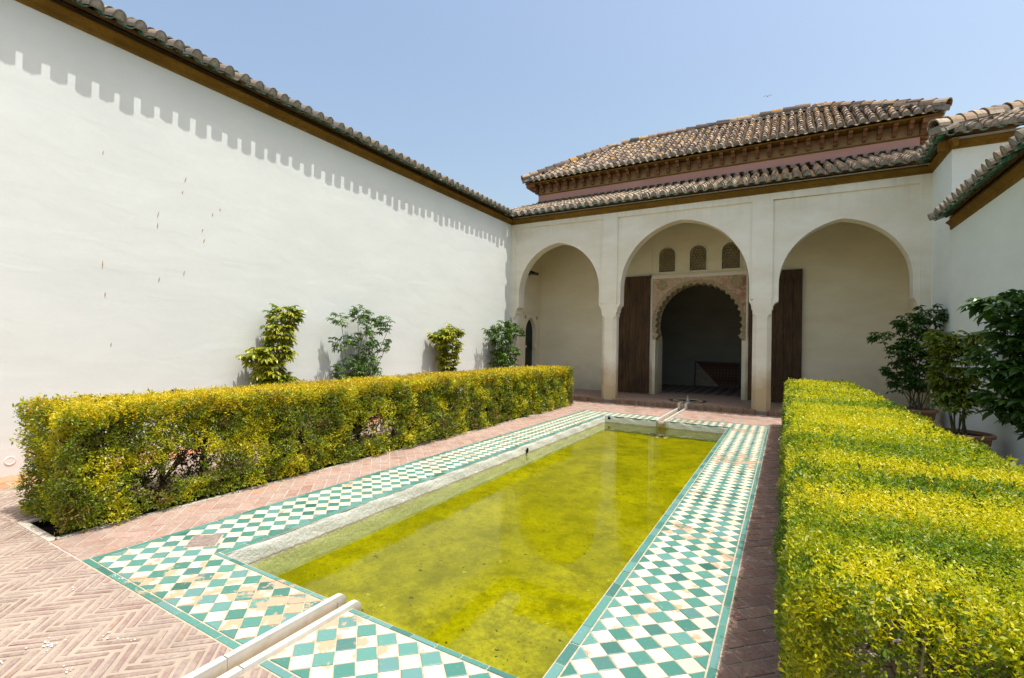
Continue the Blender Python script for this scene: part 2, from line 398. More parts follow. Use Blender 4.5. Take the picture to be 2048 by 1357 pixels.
M_pvar = m_palm('variegated_leaf', (.13, .21, .012), (.58, .50, .03), (.36, .38, .02))
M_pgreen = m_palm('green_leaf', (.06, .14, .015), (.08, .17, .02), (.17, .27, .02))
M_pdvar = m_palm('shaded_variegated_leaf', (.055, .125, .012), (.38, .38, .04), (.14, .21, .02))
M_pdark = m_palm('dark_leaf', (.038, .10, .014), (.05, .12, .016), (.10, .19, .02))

# ------------------------------------------------------------------ layout numbers (metres)
XW, X2 = -7.60, 2.635            # left wall plane, right wall plane
YA, TA = 13.06, .40              # arcade front, its thickness
YB = 15.20                       # back wall of the portico
ZE, ZP = 5.40, .12               # underside of cornice, portico floor
XL, XR, YN, YF = -4.335, -.275, 1.440, 11.25
GX0, GY0, PX, PY = -4.280, 1.492, .1521, .14276
xl, xr, yn, yf = -3.597, -1.000, 2.034, 10.625
ZW, ZB = -.16, -.34

# ------------------------------------------------------------------ setting: ground, paving, pool
g = MB(); g.face([(-60, -60, -.7), (60, -60, -.7), (60, 80, -.7), (-60, 80, -.7)])
props(g.obj('ground', M_earth), 'bare earth ground under the courtyard', kind='structure')

def sheet(mb, x0, y0, x1, y1, z=-.004, m=0): mb.face([(x0,y0,z),(x1,y0,z),(x1,y1,z),(x0,y1,z)], m)
CN0, CN1, CF0, CF1 = -2.408, -2.240, -2.420, -2.210     # near and far channel, outer faces
thin = MB(); sheet(thin, XW, -5, CN0, YN); sheet(thin, CN1, -5, X2, YN); sheet(thin, -7.05, YN, -5.66, 13.06); sheet(thin, XR+.35, YN, X2, 13.06)
thin.mats = [M_mort]
paving = props(thin.obj('paving', [M_mort]), 'herringbone paving of thin worn bricks in wide sandy mortar', kind='structure')
wide = MB(); sheet(wide, -4.94, YN, XL, YF); sheet(wide, -5.66, YF, CF0, 13.06); sheet(wide, CF1, YF, XR+.35, 13.06); 
sheet(wide, -5.66, YN, -4.94, YN+.06)
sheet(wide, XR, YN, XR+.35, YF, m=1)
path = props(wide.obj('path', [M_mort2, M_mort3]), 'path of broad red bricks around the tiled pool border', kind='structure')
strip = MB(); sheet(strip, XW, -5, -7.05, 13.06, -.004)
tpath = props(strip.obj('pavement', [M_mort2]), 'strip of orange terracotta tiles along the white wall', kind='structure')
bed = MB(); sheet(bed, -5.66, YN+.06, -4.94, YF, -.07)
for a, b in (((-5.66, YN), (-5.60, YF)), ((-5.0, YN+.06), (-4.94, YF))):
    bed.box((a[0], a[1]+.001, -.1), (b[0], b[1], -.012)); bed.box((a[0], a[1]+.001, -.0118), (b[0], b[1], .003), 1)
bed.box((-5.6, YN+.001, -.1), (-4.94, YN+.06, -.012)); bed.box((-5.6, YN+.001, -.0118), (-4.94, YN+.06, .002), 1)
props(bed.obj('soil', [M_soil, M_mort2]), 'dark soil bed with a mortar kerb under the left hedge', kind='structure')

def clip(poly, x0, x1, y0, y1):
    for ax, lim, sg in ((0, x0, 1), (0, x1, -1), (1, y0, 1), (1, y1, -1)):
        out = []
        for i in range(len(poly)):
            a, b = poly[i], poly[(i+1) % len(poly)]; da, db = (a[ax]-lim)*sg, (b[ax]-lim)*sg
            if da >= 0: out.append(a)
            if (da >= 0) != (db >= 0):
                q = da/(da-db); out.append((a[0]+(b[0]-a[0])*q, a[1]+(b[1]-a[1])*q))
        poly = []
        for p in out:
            if not poly or abs(p[0]-poly[-1][0])+abs(p[1]-poly[-1][1]) > 1e-6: poly.append(p)
        while len(poly) > 1 and abs(poly[0][0]-poly[-1][0])+abs(poly[0][1]-poly[-1][1]) < 1e-6: poly.pop()
        if len(poly) < 3: return []
    return poly
def piece_mesh(name, poly, mat, th=.03, bev=.004, tilt=0):
    """a flat stone with a small worn edge; poly centred, ccw"""
    mb = MB(); n = len(poly); cx = sum(p[0] for p in poly)/n; cy = sum(p[1] for p in poly)/n
    def sh(p, d):
        v = Vector((p[0]-cx, p[1]-cy)); L = v.length; q = v*max(0, (L-d)/L); return (cx+q.x, cy+q.y)
    top = [sh(p, bev*1.4) for p in poly]
    r2 = [(*p, 0) for p in top]; r1 = [(*p, -bev*.7) for p in poly]; r0 = [(*p, -th) for p in poly]
    mb.rings([r0, r1, r2], cap0=False); return mb.mesh(name, mat)
SUB = {}
def shrink(poly, d):
    n = len(poly); cx = sum(p[0] for p in poly)/n; cy = sum(p[1] for p in poly)/n
    out = []
    for i in range(n):
        a, b, c = Vector(poly[i-1]), Vector(poly[i]), Vector(poly[(i+1) % n])
        e1 = (b-a).normalized(); e2 = (c-b).normalized(); n1 = Vector((-e1.y, e1.x)); n2 = Vector((-e2.y, e2.x))
        k = (n1+n2); kk = k.length_squared
        out.append(tuple(b+k*(2*d/kk)) if kk > .15 else tuple(b+k*d))
    return out

# --- tiled border round the pool
border = MB()
for a in ((XL, YN, CN0, yn), (CN1, YN, XR, yn), (XL, yf, CF0, YF), (CF1, yf, XR, YF), (XL, yn, xl, yf), (xr, yn, XR, yf)): sheet(border, *a, z=-.004)
surround = props(border.obj('pool_border_floor', M_grout), 'green and cream chequered tile border round the pool', kind='structure')
greens, creams = [], []
def area(p): return abs(sum(p[i][0]*p[(i+1)%len(p)][1]-p[(i+1)%len(p)][0]*p[i][1] for i in range(len(p))))/2
for kind in (0, 1):
    for i in range(0, 27):
        for j in range(0, 69):
            cx, cy = (i, j) if kind == 0 else (i+.5, j+.5)
            if cx > 26 or cy > 68: continue
            if 4 < cx < 22 and 3.5 < cy < 64: continue
            mid = 4 < cx < 22
            lim = [0, 26, 0, 68]
            if mid and cy <= 3.5: lim[3] = 3.5
            elif mid and cy >= 64: lim[2] = 64
            elif 3.5 < cy < 64 and cx <= 4: lim[1] = 4
            elif 3.5 < cy < 64 and cx >= 22: lim[0] = 22
            poly = clip([(cx-.5, cy), (cx, cy-.5), (cx+.5, cy), (cx, cy+.5)], *lim)
            if len(poly) < 3: continue
            c0 = Vector((GX0+cx*PX, GY0+cy*PY, 0)); polys = [poly]
            ch_ = (CN0, CN1) if cy < 4.2 else (CF0, CF1) if cy > 63.5 else None
            if ch_ and abs(c0.x-(ch_[0]+ch_[1])/2) < .2:     # cut round the marble channel
                a_, b_ = (ch_[0]-.004-GX0)/PX, (ch_[1]+.004-GX0)/PX
                polys = [q for q in (clip(poly, -9, a_, -9, 99), clip(poly, b_, 99, -9, 99)) if len(q) > 2]
            for poly in polys:
                key = (kind, tuple((round(p[0]-cx, 3), round(p[1]-cy, 3)) for p in poly))
                if key not in SUB:
                    pp = [((p[0]-cx)*PX, (p[1]-cy)*PY) for p in poly]
                    SUB[key] = None if area(pp) < .001 else piece_mesh('floor_tile', shrink(pp, .0032), M_tgreen if kind == 0 else M_tcream, .02, .002)
                if SUB[key] is None: continue
                M = Matrix.Translation(c0+Vector((0, 0, random.uniform(-.0012, .0012)))) @ Matrix.Rotation(random.gauss(0, .006), 4, 'X') @ Matrix.Rotation(random.gauss(0, .012), 4, 'Z')
                (greens if kind == 0 else creams).append((SUB[key], M))
place_pieces('green_tile', greens, surround); place_pieces('cream_tile', creams, surround)
bords = []
def rect_piece(w, h, mat, th=.025, bev=.003, key=None):
    k = ('r', round(w, 3), round(h, 3), mat.name)
    if k not in SUB: SUB[k] = piece_mesh('slab', [(-w/2, -h/2), (w/2, -h/2), (w/2, h/2), (-w/2, h/2)], mat, th, bev)
    return SUB[k]
def run(x0, y0, x1, y1, L0, w):
    d = Vector((x1-x0, y1-y0)); n = max(1, round(d.length/L0)); L = d.length/n; a = math.atan2(d.y, d.x)
    for i in range(n):
        c = Vector((x0, y0))+d*((i+.5)/n)
        M = Matrix.Translation((c.x, c.y, random.uniform(-.001, .0015))) @ Matrix.Rotation(a+random.gauss(0, .005), 4, 'Z')
        bords.append((rect_piece(L-.006, w-.013, M_tgreen), M))
fx0, fx1, fy0, fy1 = GX0, GX0+26*PX, GY0, GY0+68*PY
ix0, ix1, iy0, iy1 = GX0+4*PX, GX0+22*PX, GY0+3.5*PY, GY0+64*PY
for a_, b_ in ((XL, CN0-.003), (CN1+.003, XR)): run(a_, (YN+fy0)/2, b_, (YN+fy0)/2, .21, fy0-YN)
for a_, b_ in ((XL, CF0-.003), (CF1+.003, XR)): run(a_, (YF+fy1)/2, b_, (YF+fy1)/2, .21, YF-fy1)
run((XL+fx0)/2, fy0, (XL+fx0)/2, fy1, .22, fx0-XL); run((XR+fx1)/2, fy0, (XR+fx1)/2, fy1, .22, XR-fx1)
for a_, b_ in ((ix0, CN0-.003), (CN1+.003, ix1)): run(a_, (iy0+yn)/2, b_, (iy0+yn)/2, .17, yn-iy0)
for a_, b_ in ((ix0, CF0-.003), (CF1+.003, ix1)): run(a_, (iy1+yf)/2, b_, (iy1+yf)/2, .17, iy1-yf+.004)
run((ix0+xl)/2, iy0+.045, (ix0+xl)/2, iy1-.045, .19, xl-ix0); run((ix1+xr)/2, iy0+.045, (ix1+xr)/2, iy1-.045, .19, ix1-xr)
place_pieces('border_tile', bords, surround)

# --- pool basin and water
pb = MB()
def wavy(a, b, nrm, m=0, n=60):     # rough hand-plastered wall between two corners
    a, b = Vector(a), Vector(b); rows = []
    for zi, z in enumerate((-.004, -.02, -.06, -.11, -.15, -.2, -.27, ZB)):
        rw = []
        for i in range(n+1):
            p = a.lerp(b, i/n); q = 0 if i in (0, n) else (random.uniform(-.003, .004) + .003*math.sin(i*.7+z*30))
            if zi == 0: q -= .006
            rw.append((p.x+nrm[0]*q, p.y+nrm[1]*q, z))
        rows.append(rw)
    pb.rings(rows, m, False, False, closed=False)
wavy((xl, yn, 0), (xl, yf, 0), (1, 0), n=120); wavy((xl, yf, 0), (xr, yf, 0), (0, -1)); wavy((xr, yf, 0), (xr, yn, 0), (-1, 0), n=120); wavy((xr, yn, 0), (xl, yn, 0), (0, 1))
basin = props(pb.obj('pool_wall', M_pool, smooth=True, weld=True), 'white limewashed side walls of the sunken pool', kind='structure')
pf = MB(); sheet(pf, xl-.03, yn-.03, xr+.03, yf+.03, ZB); props(pf.obj('pool_floor', M_algae), 'algae covered yellow green floor of the pool', kind='structure')
wa = MB(); sheet(wa, xl-.02, yn-.02, xr+.02, yf+.02, ZW); props(wa.obj('water', M_water), 'still shallow green water filling the pool', kind='structure')
for (x, y, z, ax) in ((xl+.008, 6.79, -.10, 'x'), (-3.50, yf-.008, -.05, 'y')):
    h = MB(); n = 10
    for rr, d, mm in ((.032, .0, 0),):
        ring = [((x+d, y+rr*math.cos(2*math.pi*i/n), z+rr*1.25*math.sin(2*math.pi*i/n)) if ax == 'x' else (x+rr*math.cos(2*math.pi*i/n), y, z+rr*math.sin(2*math.pi*i/n))) for i in range(n)]
        ring2 = [(p[0]+(.012 if ax == 'x' else 0), p[1]-(.012 if ax == 'y' else 0), p[2]) for p in ring]
        h.rings([ring, ring2], 0)
    h.obj('overflow_hole', M_dark, basin)

# --- herringbone bricks
def herringbone(n, wd, ang, regions, mat, z, gap, jit, holes=(), reg_mat=None, origin=(0, 0)):
    out = []; L = n*wd; ca, sa = math.cos(ang), math.sin(ang)
    for (x0, y0, x1, y1) in regions:
        cs = [((x-origin[0])*ca+(y-origin[1])*sa, -(x-origin[0])*sa+(y-origin[1])*ca) for x in (x0, x1) for y in (y0, y1)]
        u0, u1 = min(c[0] for c in cs)/wd, max(c[0] for c in cs)/wd; v0, v1 = min(c[1] for c in cs)/wd, max(c[1] for c in cs)/wd
        for r in range(int(v0)-n-1, int(v1)+n+2):
            for base, vert in ((r, 0), (r, 1)):
                k0 = int(math.floor((u0-r)/(2*n)))-1; k1 = int(math.ceil((u1-r)/(2*n)))+1
                for k in range(k0, k1+1):
                    if not vert: uu, vv = r+2*n*k+n/2, r+.5
                    else:
                        # column x=c covers rows c-2n+1 .. c-n
                        c = r+2*n*k+n; uu, vv = c+.5, r+1-n/2
                    uu *= wd; vv *= wd
                    x = origin[0]+uu*ca-vv*sa; y = origin[1]+uu*sa+vv*ca
                    a = ang+(math.pi/2 if vert else 0)
                    hw, hh = (L-gap)/2, (wd-gap)/2
                    if not (x0-L/2 < x < x1+L/2 and y0-L/2 < y < y1+L/2): continue
                    pl = [(x+px*math.cos(a)-py*math.sin(a), y+px*math.sin(a)+py*math.cos(a)) for px, py in ((-hw, -hh), (hw, -hh), (hw, hh), (-hw, hh))]
                    inside = all(x0+.004 <= p[0] <= x1-.004 and y0+.004 <= p[1] <= y1-.004 for p in pl)
                    zz = z+random.uniform(-jit, jit)
                    if inside:
                        v = random.randrange(8); key = ('hb', mat.name, v)
                        if key not in SUB:
                            w2, h2 = hw-random.uniform(0, .012)*(1 if n > 3 else .3), hh*random.uniform(.82, 1.0) if n > 3 else hh
                            q = [(-w2, -h2*random.uniform(.8, 1)), (-w2*.3, -h2), (w2*.4, -h2*random.uniform(.85, 1)), (w2*random.uniform(.94, 1), -h2*.75), (w2, h2*random.uniform(.7, 1)), (w2*.2, h2), (-w2*.5, h2*random.uniform(.85, 1)), (-w2*random.uniform(.95, 1), h2*.8)] if n > 3 else [(-w2+.004, -h2), (w2-.003, -h2), (w2, -h2+.004), (w2, h2-.004), (w2-.004, h2), (-w2+.005, h2), (-w2, h2-.004), (-w2, -h2+.003)]
                            SUB[key] = piece_mesh('brick', q, mat, .03, .004)
                        M = Matrix.Translation((x, y, zz)) @ Matrix.Rotation(a+random.gauss(0, .03 if n > 3 else .01), 4, 'Z') @ Matrix.Rotation(random.gauss(0, .012), 4, 'X')
                        out.append((SUB[key], M))
                    else:
                        q = clip(pl, x0+.004, x1-.004, y0+.004, y1-.004)
                        if len(q) >= 3 and area(q) > .0008:
                            out.append((piece_mesh('brick', [(p[0]-x, p[1]-y) for p in q], mat, .03, .003), Matrix.Translation((x, y, zz))))
    return out
A45 = R(45)
thinb = herringbone(5, .050, A45, [(-7.04, -.6, CN0, YN), (CN1, -.6, 1.2, YN)], M_thin, .0, .018, .0015, origin=(-3.45, 1.06))
thinb += herringbone(5, .050, A45, [(-7.04, YN, -5.67, 12.9)], M_thin, .0, .018, .0015, origin=(-3.45, 1.06))
place_pieces('brick', thinb, paving)
wideb = herringbone(2, .118, A45, [(-4.935, YN+.005, XL-.004, YF-.003)], M_wide, .0, .008, .0015)
wideb += herringbone(2, .118, A45, [(-5.655, YF+.004, CF0, 12.93), (CF1, YF+.004, .07, 12.93)], M_wide, .0, .008, .0015)
wideb += herringbone(2, .106, A45, [(XR+.004, YN-.5, XR+.34, YF-.003)], M_wide_shade, .0, .010, .0015, origin=(-.17, 3.03))
place_pieces('brick', wideb, path)
tt = []
for i in range(2):
    for j in range(62):
        y = -4.9+j*.29+(.145 if i else 0)
        tt.append((rect_piece(.262, .278, M_terra, .03, .004), Matrix.Translation((-7.46+i*.275, y, random.uniform(0, .002)))))
place_pieces('terracotta_tile', tt, tpath)
# bird droppings: small dried splashes lying on the bricks and tiles
sp = MB()
for (cx, cy, nn, sc) in [(-3.28, .98, 14, .05), (-2.95, .95, 5, .02), (-2.62, 1.04, 6, .022), (-2.5, .93, 5, .02), (-3.3, .8, 3, .015), (-3.9, 1.26, 3, .012), (-3.86, 1.46, 4, .016), (-3.8, 1.47, 3, .012), (-4.5, 1.2, 2, .012), (-3.15, 1.15, 6, .03), (-3.0, 1.2, 5, .03), (-4.4, 1.9, 3, .012), (-4.55, 2.0, 2, .01)]:
    for q in range(nn):
        x, y = cx+random.gauss(0, sc), cy+random.gauss(0, sc*.6); r = random.uniform(.002, .009)
        k = 9; sp.face([(x+r*random.uniform(.5, 1.2)*math.cos(2*math.pi*i/k), y+.7*r*random.uniform(.5, 1.2)*math.sin(2*math.pi*i/k), .0052+q*.00012) for i in range(k)])
props(sp.obj('bird_droppings', simple('dried_dropping', (.78, .78, .76), .9, .1)), 'small white dried splashes scattered on the bricks', 'splashes', kind='stuff')

# ------------------------------------------------------------------ roof tile kit
def tile_cover(mat, plug=None, r0=.080, r1=.068, L=.40, n=8, th=.014, hs=1.5):
    mb = MB(); out0, out1, in0, in1 = [], [], [], []
    for i in range(n+1):
        a = math.pi*i/n; c, s_ = math.cos(a), math.sin(a)
        out0.append((r0*c, 0, r0*s_*hs)); out1.append((r1*c, L, r1*s_*hs)); in0.append(((r0-th)*c, 0, (r0-th)*s_*hs)); in1.append(((r1-th)*c, L, (r1-th)*s_*hs))
    mb.rings([in0, out0, out1], 0, False, False, closed=False)
    if plug is not None:
        rr = [((r0-th+.001)*math.cos(math.pi*i/n), -.004+.012*abs(math.cos(math.pi*i/n)), (r0-th+.001)*math.sin(math.pi*i/n)*hs-.002) for i in range(n+1)]
        cc = (0, -.012, .03)
        for i in range(n): mb.face([cc, rr[i+1], rr[i]], 1)
        mb.face([cc, rr[0], rr[-1]], 1)
    else: mb.rings([in1, in0], 0, False, False, closed=False)
    return mb.mesh('cover_tile', [mat]+([plug] if plug else []), smooth=False)
def tile_pan(mat, r0=.078, L=.42, n=8, th=.016):
    mb = MB(); a0, a1, b0, b1 = [], [], [], []
    for i in range(n+1):
        a = math.pi*(1+.12+.76*i/n); c, s_ = math.cos(a), math.sin(a)
        a0.append((r0*c, 0, r0*s_)); a1.append((r0*1.04*c, L, r0*1.04*s_)); b0.append(((r0+th)*c, 0, (r0+th)*s_)); b1.append(((r0+th)*1.04*c, L, (r0+th)*1.04*s_))
    mb.rings([a1, a0, b0, b1], 0, False, False, closed=False)
    return mb.mesh('pan_tile', [mat])
def smooth_tile(me):
    me.polygons.foreach_set('use_smooth', [True]*len(me.polygons))
    try: me.set_sharp_from_angle(angle=R(50))
    except Exception: pass
    return me
def kit(mat, eave, glaze):
    return dict(eave=smooth_tile(tile_cover(eave, M_mortar)), cover=smooth_tile(tile_cover(mat)), pan=smooth_tile(tile_pan(glaze)), pan2=smooth_tile(tile_pan(M_pan)))
K_a = kit(M_roofa, M_roofc, M_glaze); K_b = kit(M_roofb, M_roofc, M_roofc); K_l = kit(M_roofa, M_roofc, M_glaze)
def frame(O, U, V):
    U = Vector(U).normalized(); V = Vector(V).normalized(); Wv = U.cross(V)
    return Matrix(((U.x, V.x, Wv.x, O[0]), (U.y, V.y, Wv.y, O[1]), (U.z, V.z, Wv.z, O[2]), (0, 0, 0, 1)))
def roof_slope(parent, F, ulen, vlen, pitch, expo, K, keep=None, limit=295, bed=.05, name='roof_tile', bedpoly=None, individual=True, glaze_name='eave_tile'):
    nc = int(round(ulen/pitch)); nr = int(math.ceil(vlen/expo)); covers, pans, eaves = [], [], []
    for c in range(nc):
        u = (c+.5)*ulen/nc; du = random.gauss(0, .006)
        for r in range(nr):
            v = r*expo
            if v+expo*.6 > vlen: continue
            if keep and not keep(u, v+.12): continue
            first = r == 0 or (keep and not keep(u, v-expo+.12))
            M = F @ Matrix.Translation((u+du+random.gauss(0, .004), v+random.gauss(0, .010), -.014)) @ Matrix.Rotation(R(-2.6)+random.gauss(0, .008), 4, 'X') @ Matrix.Rotation(random.gauss(0, .018), 4, 'Z')
            M = M @ Matrix.Translation((0, 0, .012))
            covers.append((K['eave'] if r == 0 else K['cover'], M))
        up = (c)*ulen/nc
        for r in range(nr):
            v = r*expo
            if v+expo*.6 > vlen or (keep and not keep(up, v+.12)): continue
            M = F @ Matrix.Translation((up+random.gauss(0, .004), v+(.052 if r == 0 else .02)+random.gauss(0, .006), .046)) @ Matrix.Rotation(R(-2.2), 4, 'X')
            (eaves if r == 0 else pans).append((K['pan'] if r == 0 else K['pan2'], M))
    if individual:
        place_pieces(name, covers, parent, limit)
        for me, M in eaves: inst(glaze_name, me, parent, M)
    else: join_copies(name+'_rest', covers+eaves, parent)
    if pans: join_copies('channel_tile_rest', pans, parent)
    mb = MB(); bp = bedpoly or [(0, .2), (ulen, .2), (ulen, vlen), (0, vlen)]
    P = [F @ Vector((u, v, -.03)) for u, v in bp]; Q = [F @ Vector((u, v, -.03-bed)) for u, v in bp]
    mb.face(P); mb.face(list(reversed(Q)))
    for i in range(len(P)):
        j = (i+1) % len(P); mb.face([P[j], P[i], Q[i], Q[j]])
    mb.obj('roof_bed', M_bed, parent)
def ridge(parent, a, b, K, name='ridge_tile', step=.33, sink=.0):
    a, b = Vector(a), Vector(b); d = b-a; n = int(d.length/step); V = d.normalized()
    U = V.cross(Vector((0, 0, 1))).normalized(); 
    big = SUB.setdefault(('ridge', K['cover'].name), smooth_tile(tile_cover(K['cover'].materials[0], None, .115, .10, .42, 8, .018)))
    for i in range(n):
        p = a+V*(i*step); F = frame(p, U, V)
        inst(name, big, parent, F @ Matrix.Translation((random.gauss(0, .008), 0, .03)) @ Matrix.Rotation(R(-2.5), 4, 'X') @ Matrix.Rotation(random.gauss(0, .02), 4, 'Z'))
    mb = MB(); w = .085
    q = [F @ Vector((0, 0, 0)) for F in (frame(a, U, V), frame(b, U, V))]
    Wn = U.cross(V)
    r = [[tuple(p+U*x+Wn*z) for x, z in ((-w*1.3, -.07), (w*1.3, -.07), (w, .05), (-w, .05))] for p in (a, b)]
    mb.rings(r); mb.obj('ridge_mortar', M_mortar, parent)
def sweep(parent, name, prof, a, b, out, mat, mb=None):
    """moulding profile [(o,z)] pushed from a to b (xy), 'out' = unit xy direction it sticks out"""
    m = mb or MB()
    ra = [(a[0]+out[0]*o, a[1]+out[1]*o, z) for o, z in prof]; rb = [(b[0]+out[0]*o, b[1]+out[1]*o, z) for o, z in prof]
    n = 1
    m.rings([ra, rb]); 
    if mb is None: return m.obj(name, mat, parent)
def cornice_prof(z): return [(-.05, z-.02), (.018, z-.02), (.024, z+.005), (.024, z+.05), (.032, z+.058), (.045, z+.078), (.065, z+.095), (.085, z+.103), (.085, z+.125), (-.05, z+.125)]

# ------------------------------------------------------------------ left courtyard wall
lw = empty('courtyard_wall', (XW, 4, 0), 'long sunlit white plastered wall with a tiled coping beside the left hedge', 'wall')
mb = MB(); mb.box((XW-.45, -6, -.3), (XW, 15.7, ZE+.2))
# cut: the part inside the portico belongs to the pavilion, so stop at the arcade
mb = MB(); mb.box((XW-.45, -6, -.3), (XW, YA+.02, ZE+.2)); mb.obj('wall', M_white, lw)
mb = MB(); mb.extr([(XW-.45, ZE+.199), (XW+.03, ZE+.10), (XW+.03, ZE+.205), (XW-.45, ZE+.425)], lambda a, b, d: (a, d, b), YA+.01, -6); mb.obj('roof_core', M_bed, lw)
sweep(lw, 'cornice', cornice_prof(ZE), (XW, -6), (XW, YA+.02), (1, 0), M_ochre)
sl_ = R(25); roof_slope(lw, frame((XW+.30, -5.9, 5.585), (0, 1, 0), (-math.cos(sl_), 0, math.sin(sl_))), 18.7, 1.05, .228, .30, K_l, limit=290)
MARK = simple('rusty_fleck', (.42, .27, .14), .9, .1)
def wall_at(px, py):       # where the sight line through a pixel meets the left wall
    d = _f+_R*((px-1024)/953.107)-_U*((py-678.5)/953.107); t = XW/d.x; return Vector((XW, d.y*t, 1.6+d.z*t))
flk = MB()
for px, py, dx, h in ((371, 360, 3, 9), (316, 430, 3, 11), (405, 461, 2, 6), (408, 482, 2, 7), (368, 547, 2, 9), (206, 306, 1, 7), (205, 530, .5, 14), (210, 590, .5, 10), (425, 430, 1, 6), (315, 452, 1, 10), (440, 420, 1, 5), (318, 560, 1, 9), (222, 690, 1, 8), (365, 385, 1, 6)):
    h *= .62; a = wall_at(px+dx*.6, py-h); b = wall_at(px-dx*.6, py+h); w = wall_at(px+1.6, py)-wall_at(px-1.6, py)
    for s_ in (1,):
        m_ = (a+b)/2
        pts = [a, m_+w*.3, b, m_-w*.3]; q = [p+Vector((.005, 0, 0)) for p in pts]
        flk.rings([[tuple(p) for p in pts], [tuple(p) for p in q]])
flk.obj('rust_flecks', MARK, lw, kind='stuff')
c = wall_at(20, 922); mb = MB(); rs = []
for r, d in ((.05, 0), (.05, .006), (.04, .008), (.036, .005), (.015, .005)): rs.append([(XW+d, c.y+r*math.cos(i*.3927), c.z+r*math.sin(i*.3927)) for i in range(16)])
mb.rings(rs); mb.obj('conduit_cover', M_white, lw)

# ------------------------------------------------------------------ arcade (front of the portico)
ar = empty('arcade', (-2.4, YA, 0), 'cream plastered arcade of three pointed arches under a low tiled roof', 'arcade')
def pointed(xa, xb, zs, za, z0, n=22):
    c = (xa+xb)/2; hw = (xb-xa)/2; h = za-zs; e = max(0, (h*h-hw*hw)/(2*hw)); r = hw+e; pts = [(xa, z0), (xa, zs)]
    a1 = math.atan2(h, e)
    for i in range(1, n+1):
        a = a1*i/n; pts.append((c+e-r*math.cos(a), zs+r*math.sin(a)))
    return pts+[(2*c-x, z) for x, z in reversed(pts[:-1])]
def arch_wall(mb, f, a0, a1, b0, b1, curve, d0, d1, m=0, mi=None, rect_b0=None):
    rb = b0 if rect_b0 is None else rect_b0
    poly = [(a0, rb), (a0, b1), (a1, b1), (a1, rb)]
    poly = poly+list(reversed(curve)) if True else poly
    q = []
    for p in poly:
        if not q or (abs(p[0]-q[-1][0])+abs(p[1]-q[-1][1])) > 1e-6: q.append(p)
    if abs(q[0][0]-q[-1][0])+abs(q[0][1]-q[-1][1]) < 1e-6: q.pop()
    mb.extr(q, f, d0, d1, m)
fY = lambda a, b, d: (a, d, b)
A1 = pointed(-7.322, -4.685, 3.22, 4.69, 2.80); A2 = pointed(-4.058, -.810, 3.22, 4.985, 2.80); A3 = pointed(-.173, 2.345, 3.17, 4.61, 2.80)
mb = MB(); YP = YA+.045
for cv, a0, a1, zt in ((A1, -7.45, -4.60, 5.255), (A2, -4.15, -.755, 5.235), (A3, -.305, 2.44, 5.205)):
    arch_wall(mb, fY, a0, a1, 2.80, zt, cv, YP, YA+TA)
mb.obj('arch_wall', M_cream, ar)
mb = MB()
for a0, a1 in ((-7.60, -7.45), (-4.60, -4.15), (-.755, -.305), (2.44, X2)): mb.box((a0, YA, 2.82), (a1, YA+TA+.002, 5.30))
mb.extr([(-7.6, 5.255), (-4.38, 5.24), (-.53, 5.222), (X2, 5.195), (X2, ZE+.2), (-7.6, ZE+.2)], fY, YA-.002, YA+TA+.004); mb.obj('wall_frame', M_cream, ar)
def pillar(x0, x1, name='pillar'):
    mb = MB(); y0, y1 = YA+.004, YA+.39; ch = .092
    def ring(c, z, g=0): c = max(c, .002); return [(x0-g+c, y0-g, z), (x1+g-c, y0-g, z), (x1+g, y0-g+c, z), (x1+g, y1+g-c, z), (x1+g-c, y1+g, z), (x0-g+c, y1+g, z), (x0-g, y1+g-c, z), (x0-g, y0-g+c, z)]
    rs = [ring(ch, -.05, .004), ring(ch, .5, .002), ring(ch, 2.30), ring(ch, 2.335)]
    for k in range(1, 7):
        t_ = k/6; rs.append(ring(ch*math.sqrt(max(0, 1-t_*t_)), 2.335+.125*t_))
    rs.append(ring(0, 2.82)); mb.rings(rs); return mb.obj(name, M_cream, ar)
def impost(parent, xp, xa):     # corbel from pillar face xp out to arch edge xa
    d = xa-xp; s_ = 1 if d > 0 else -1; w = abs(d)
    prof = [(xp, 2.55), (xp+s_*.02, 2.56), (xp+s_*.028, 2.60), (xp+s_*.03, 2.645), (xp+s_*(.03+.25*(w-.03)), 2.70), (xp+s_*(.03+.65*(w-.03)), 2.735), (xa-s_*.012, 2.748), (xa, 2.762), (xa, 2.80), (xp, 2.80)]
    if s_ < 0: prof = list(reversed(prof))
    m = MB(); m.extr(prof, fY, YA+.03, YA+TA-.01); m.obj('impost', M_cream, parent)
p = pillar(-7.62, -7.43); impost(p, -7.43, -7.322)
p = pillar(-4.575, -4.165); impost(p, -4.575, -4.685); impost(p, -4.165, -4.058)
p = pillar(-.725, -.315); impost(p, -.725, -.810); impost(p, -.315, -.173)
p = pillar(2.445, 2.66); impost(p, 2.445, 2.345)
sweep(ar, 'cornice', cornice_prof(ZE), (XW-.05, YA), (X2+.02, YA), (0, -1), M_ochre)
sa_ = math.atan2(.97, 2.45)
roof_slope(ar, frame((-8.35, YA-.30, 5.60), (1, 0, 0), (0, math.cos(sa_), math.sin(sa_))), 11.2, 2.62, .231, .285, K_a)
mb = MB(); mb.extr([(13.02, 5.53), (15.19, 5.53), (15.19, 6.42), (13.02, 5.555)], lambda a, b, d: (d, a, b), -8.3, X2+.1); mb.obj('roof_core', M_bed, ar)
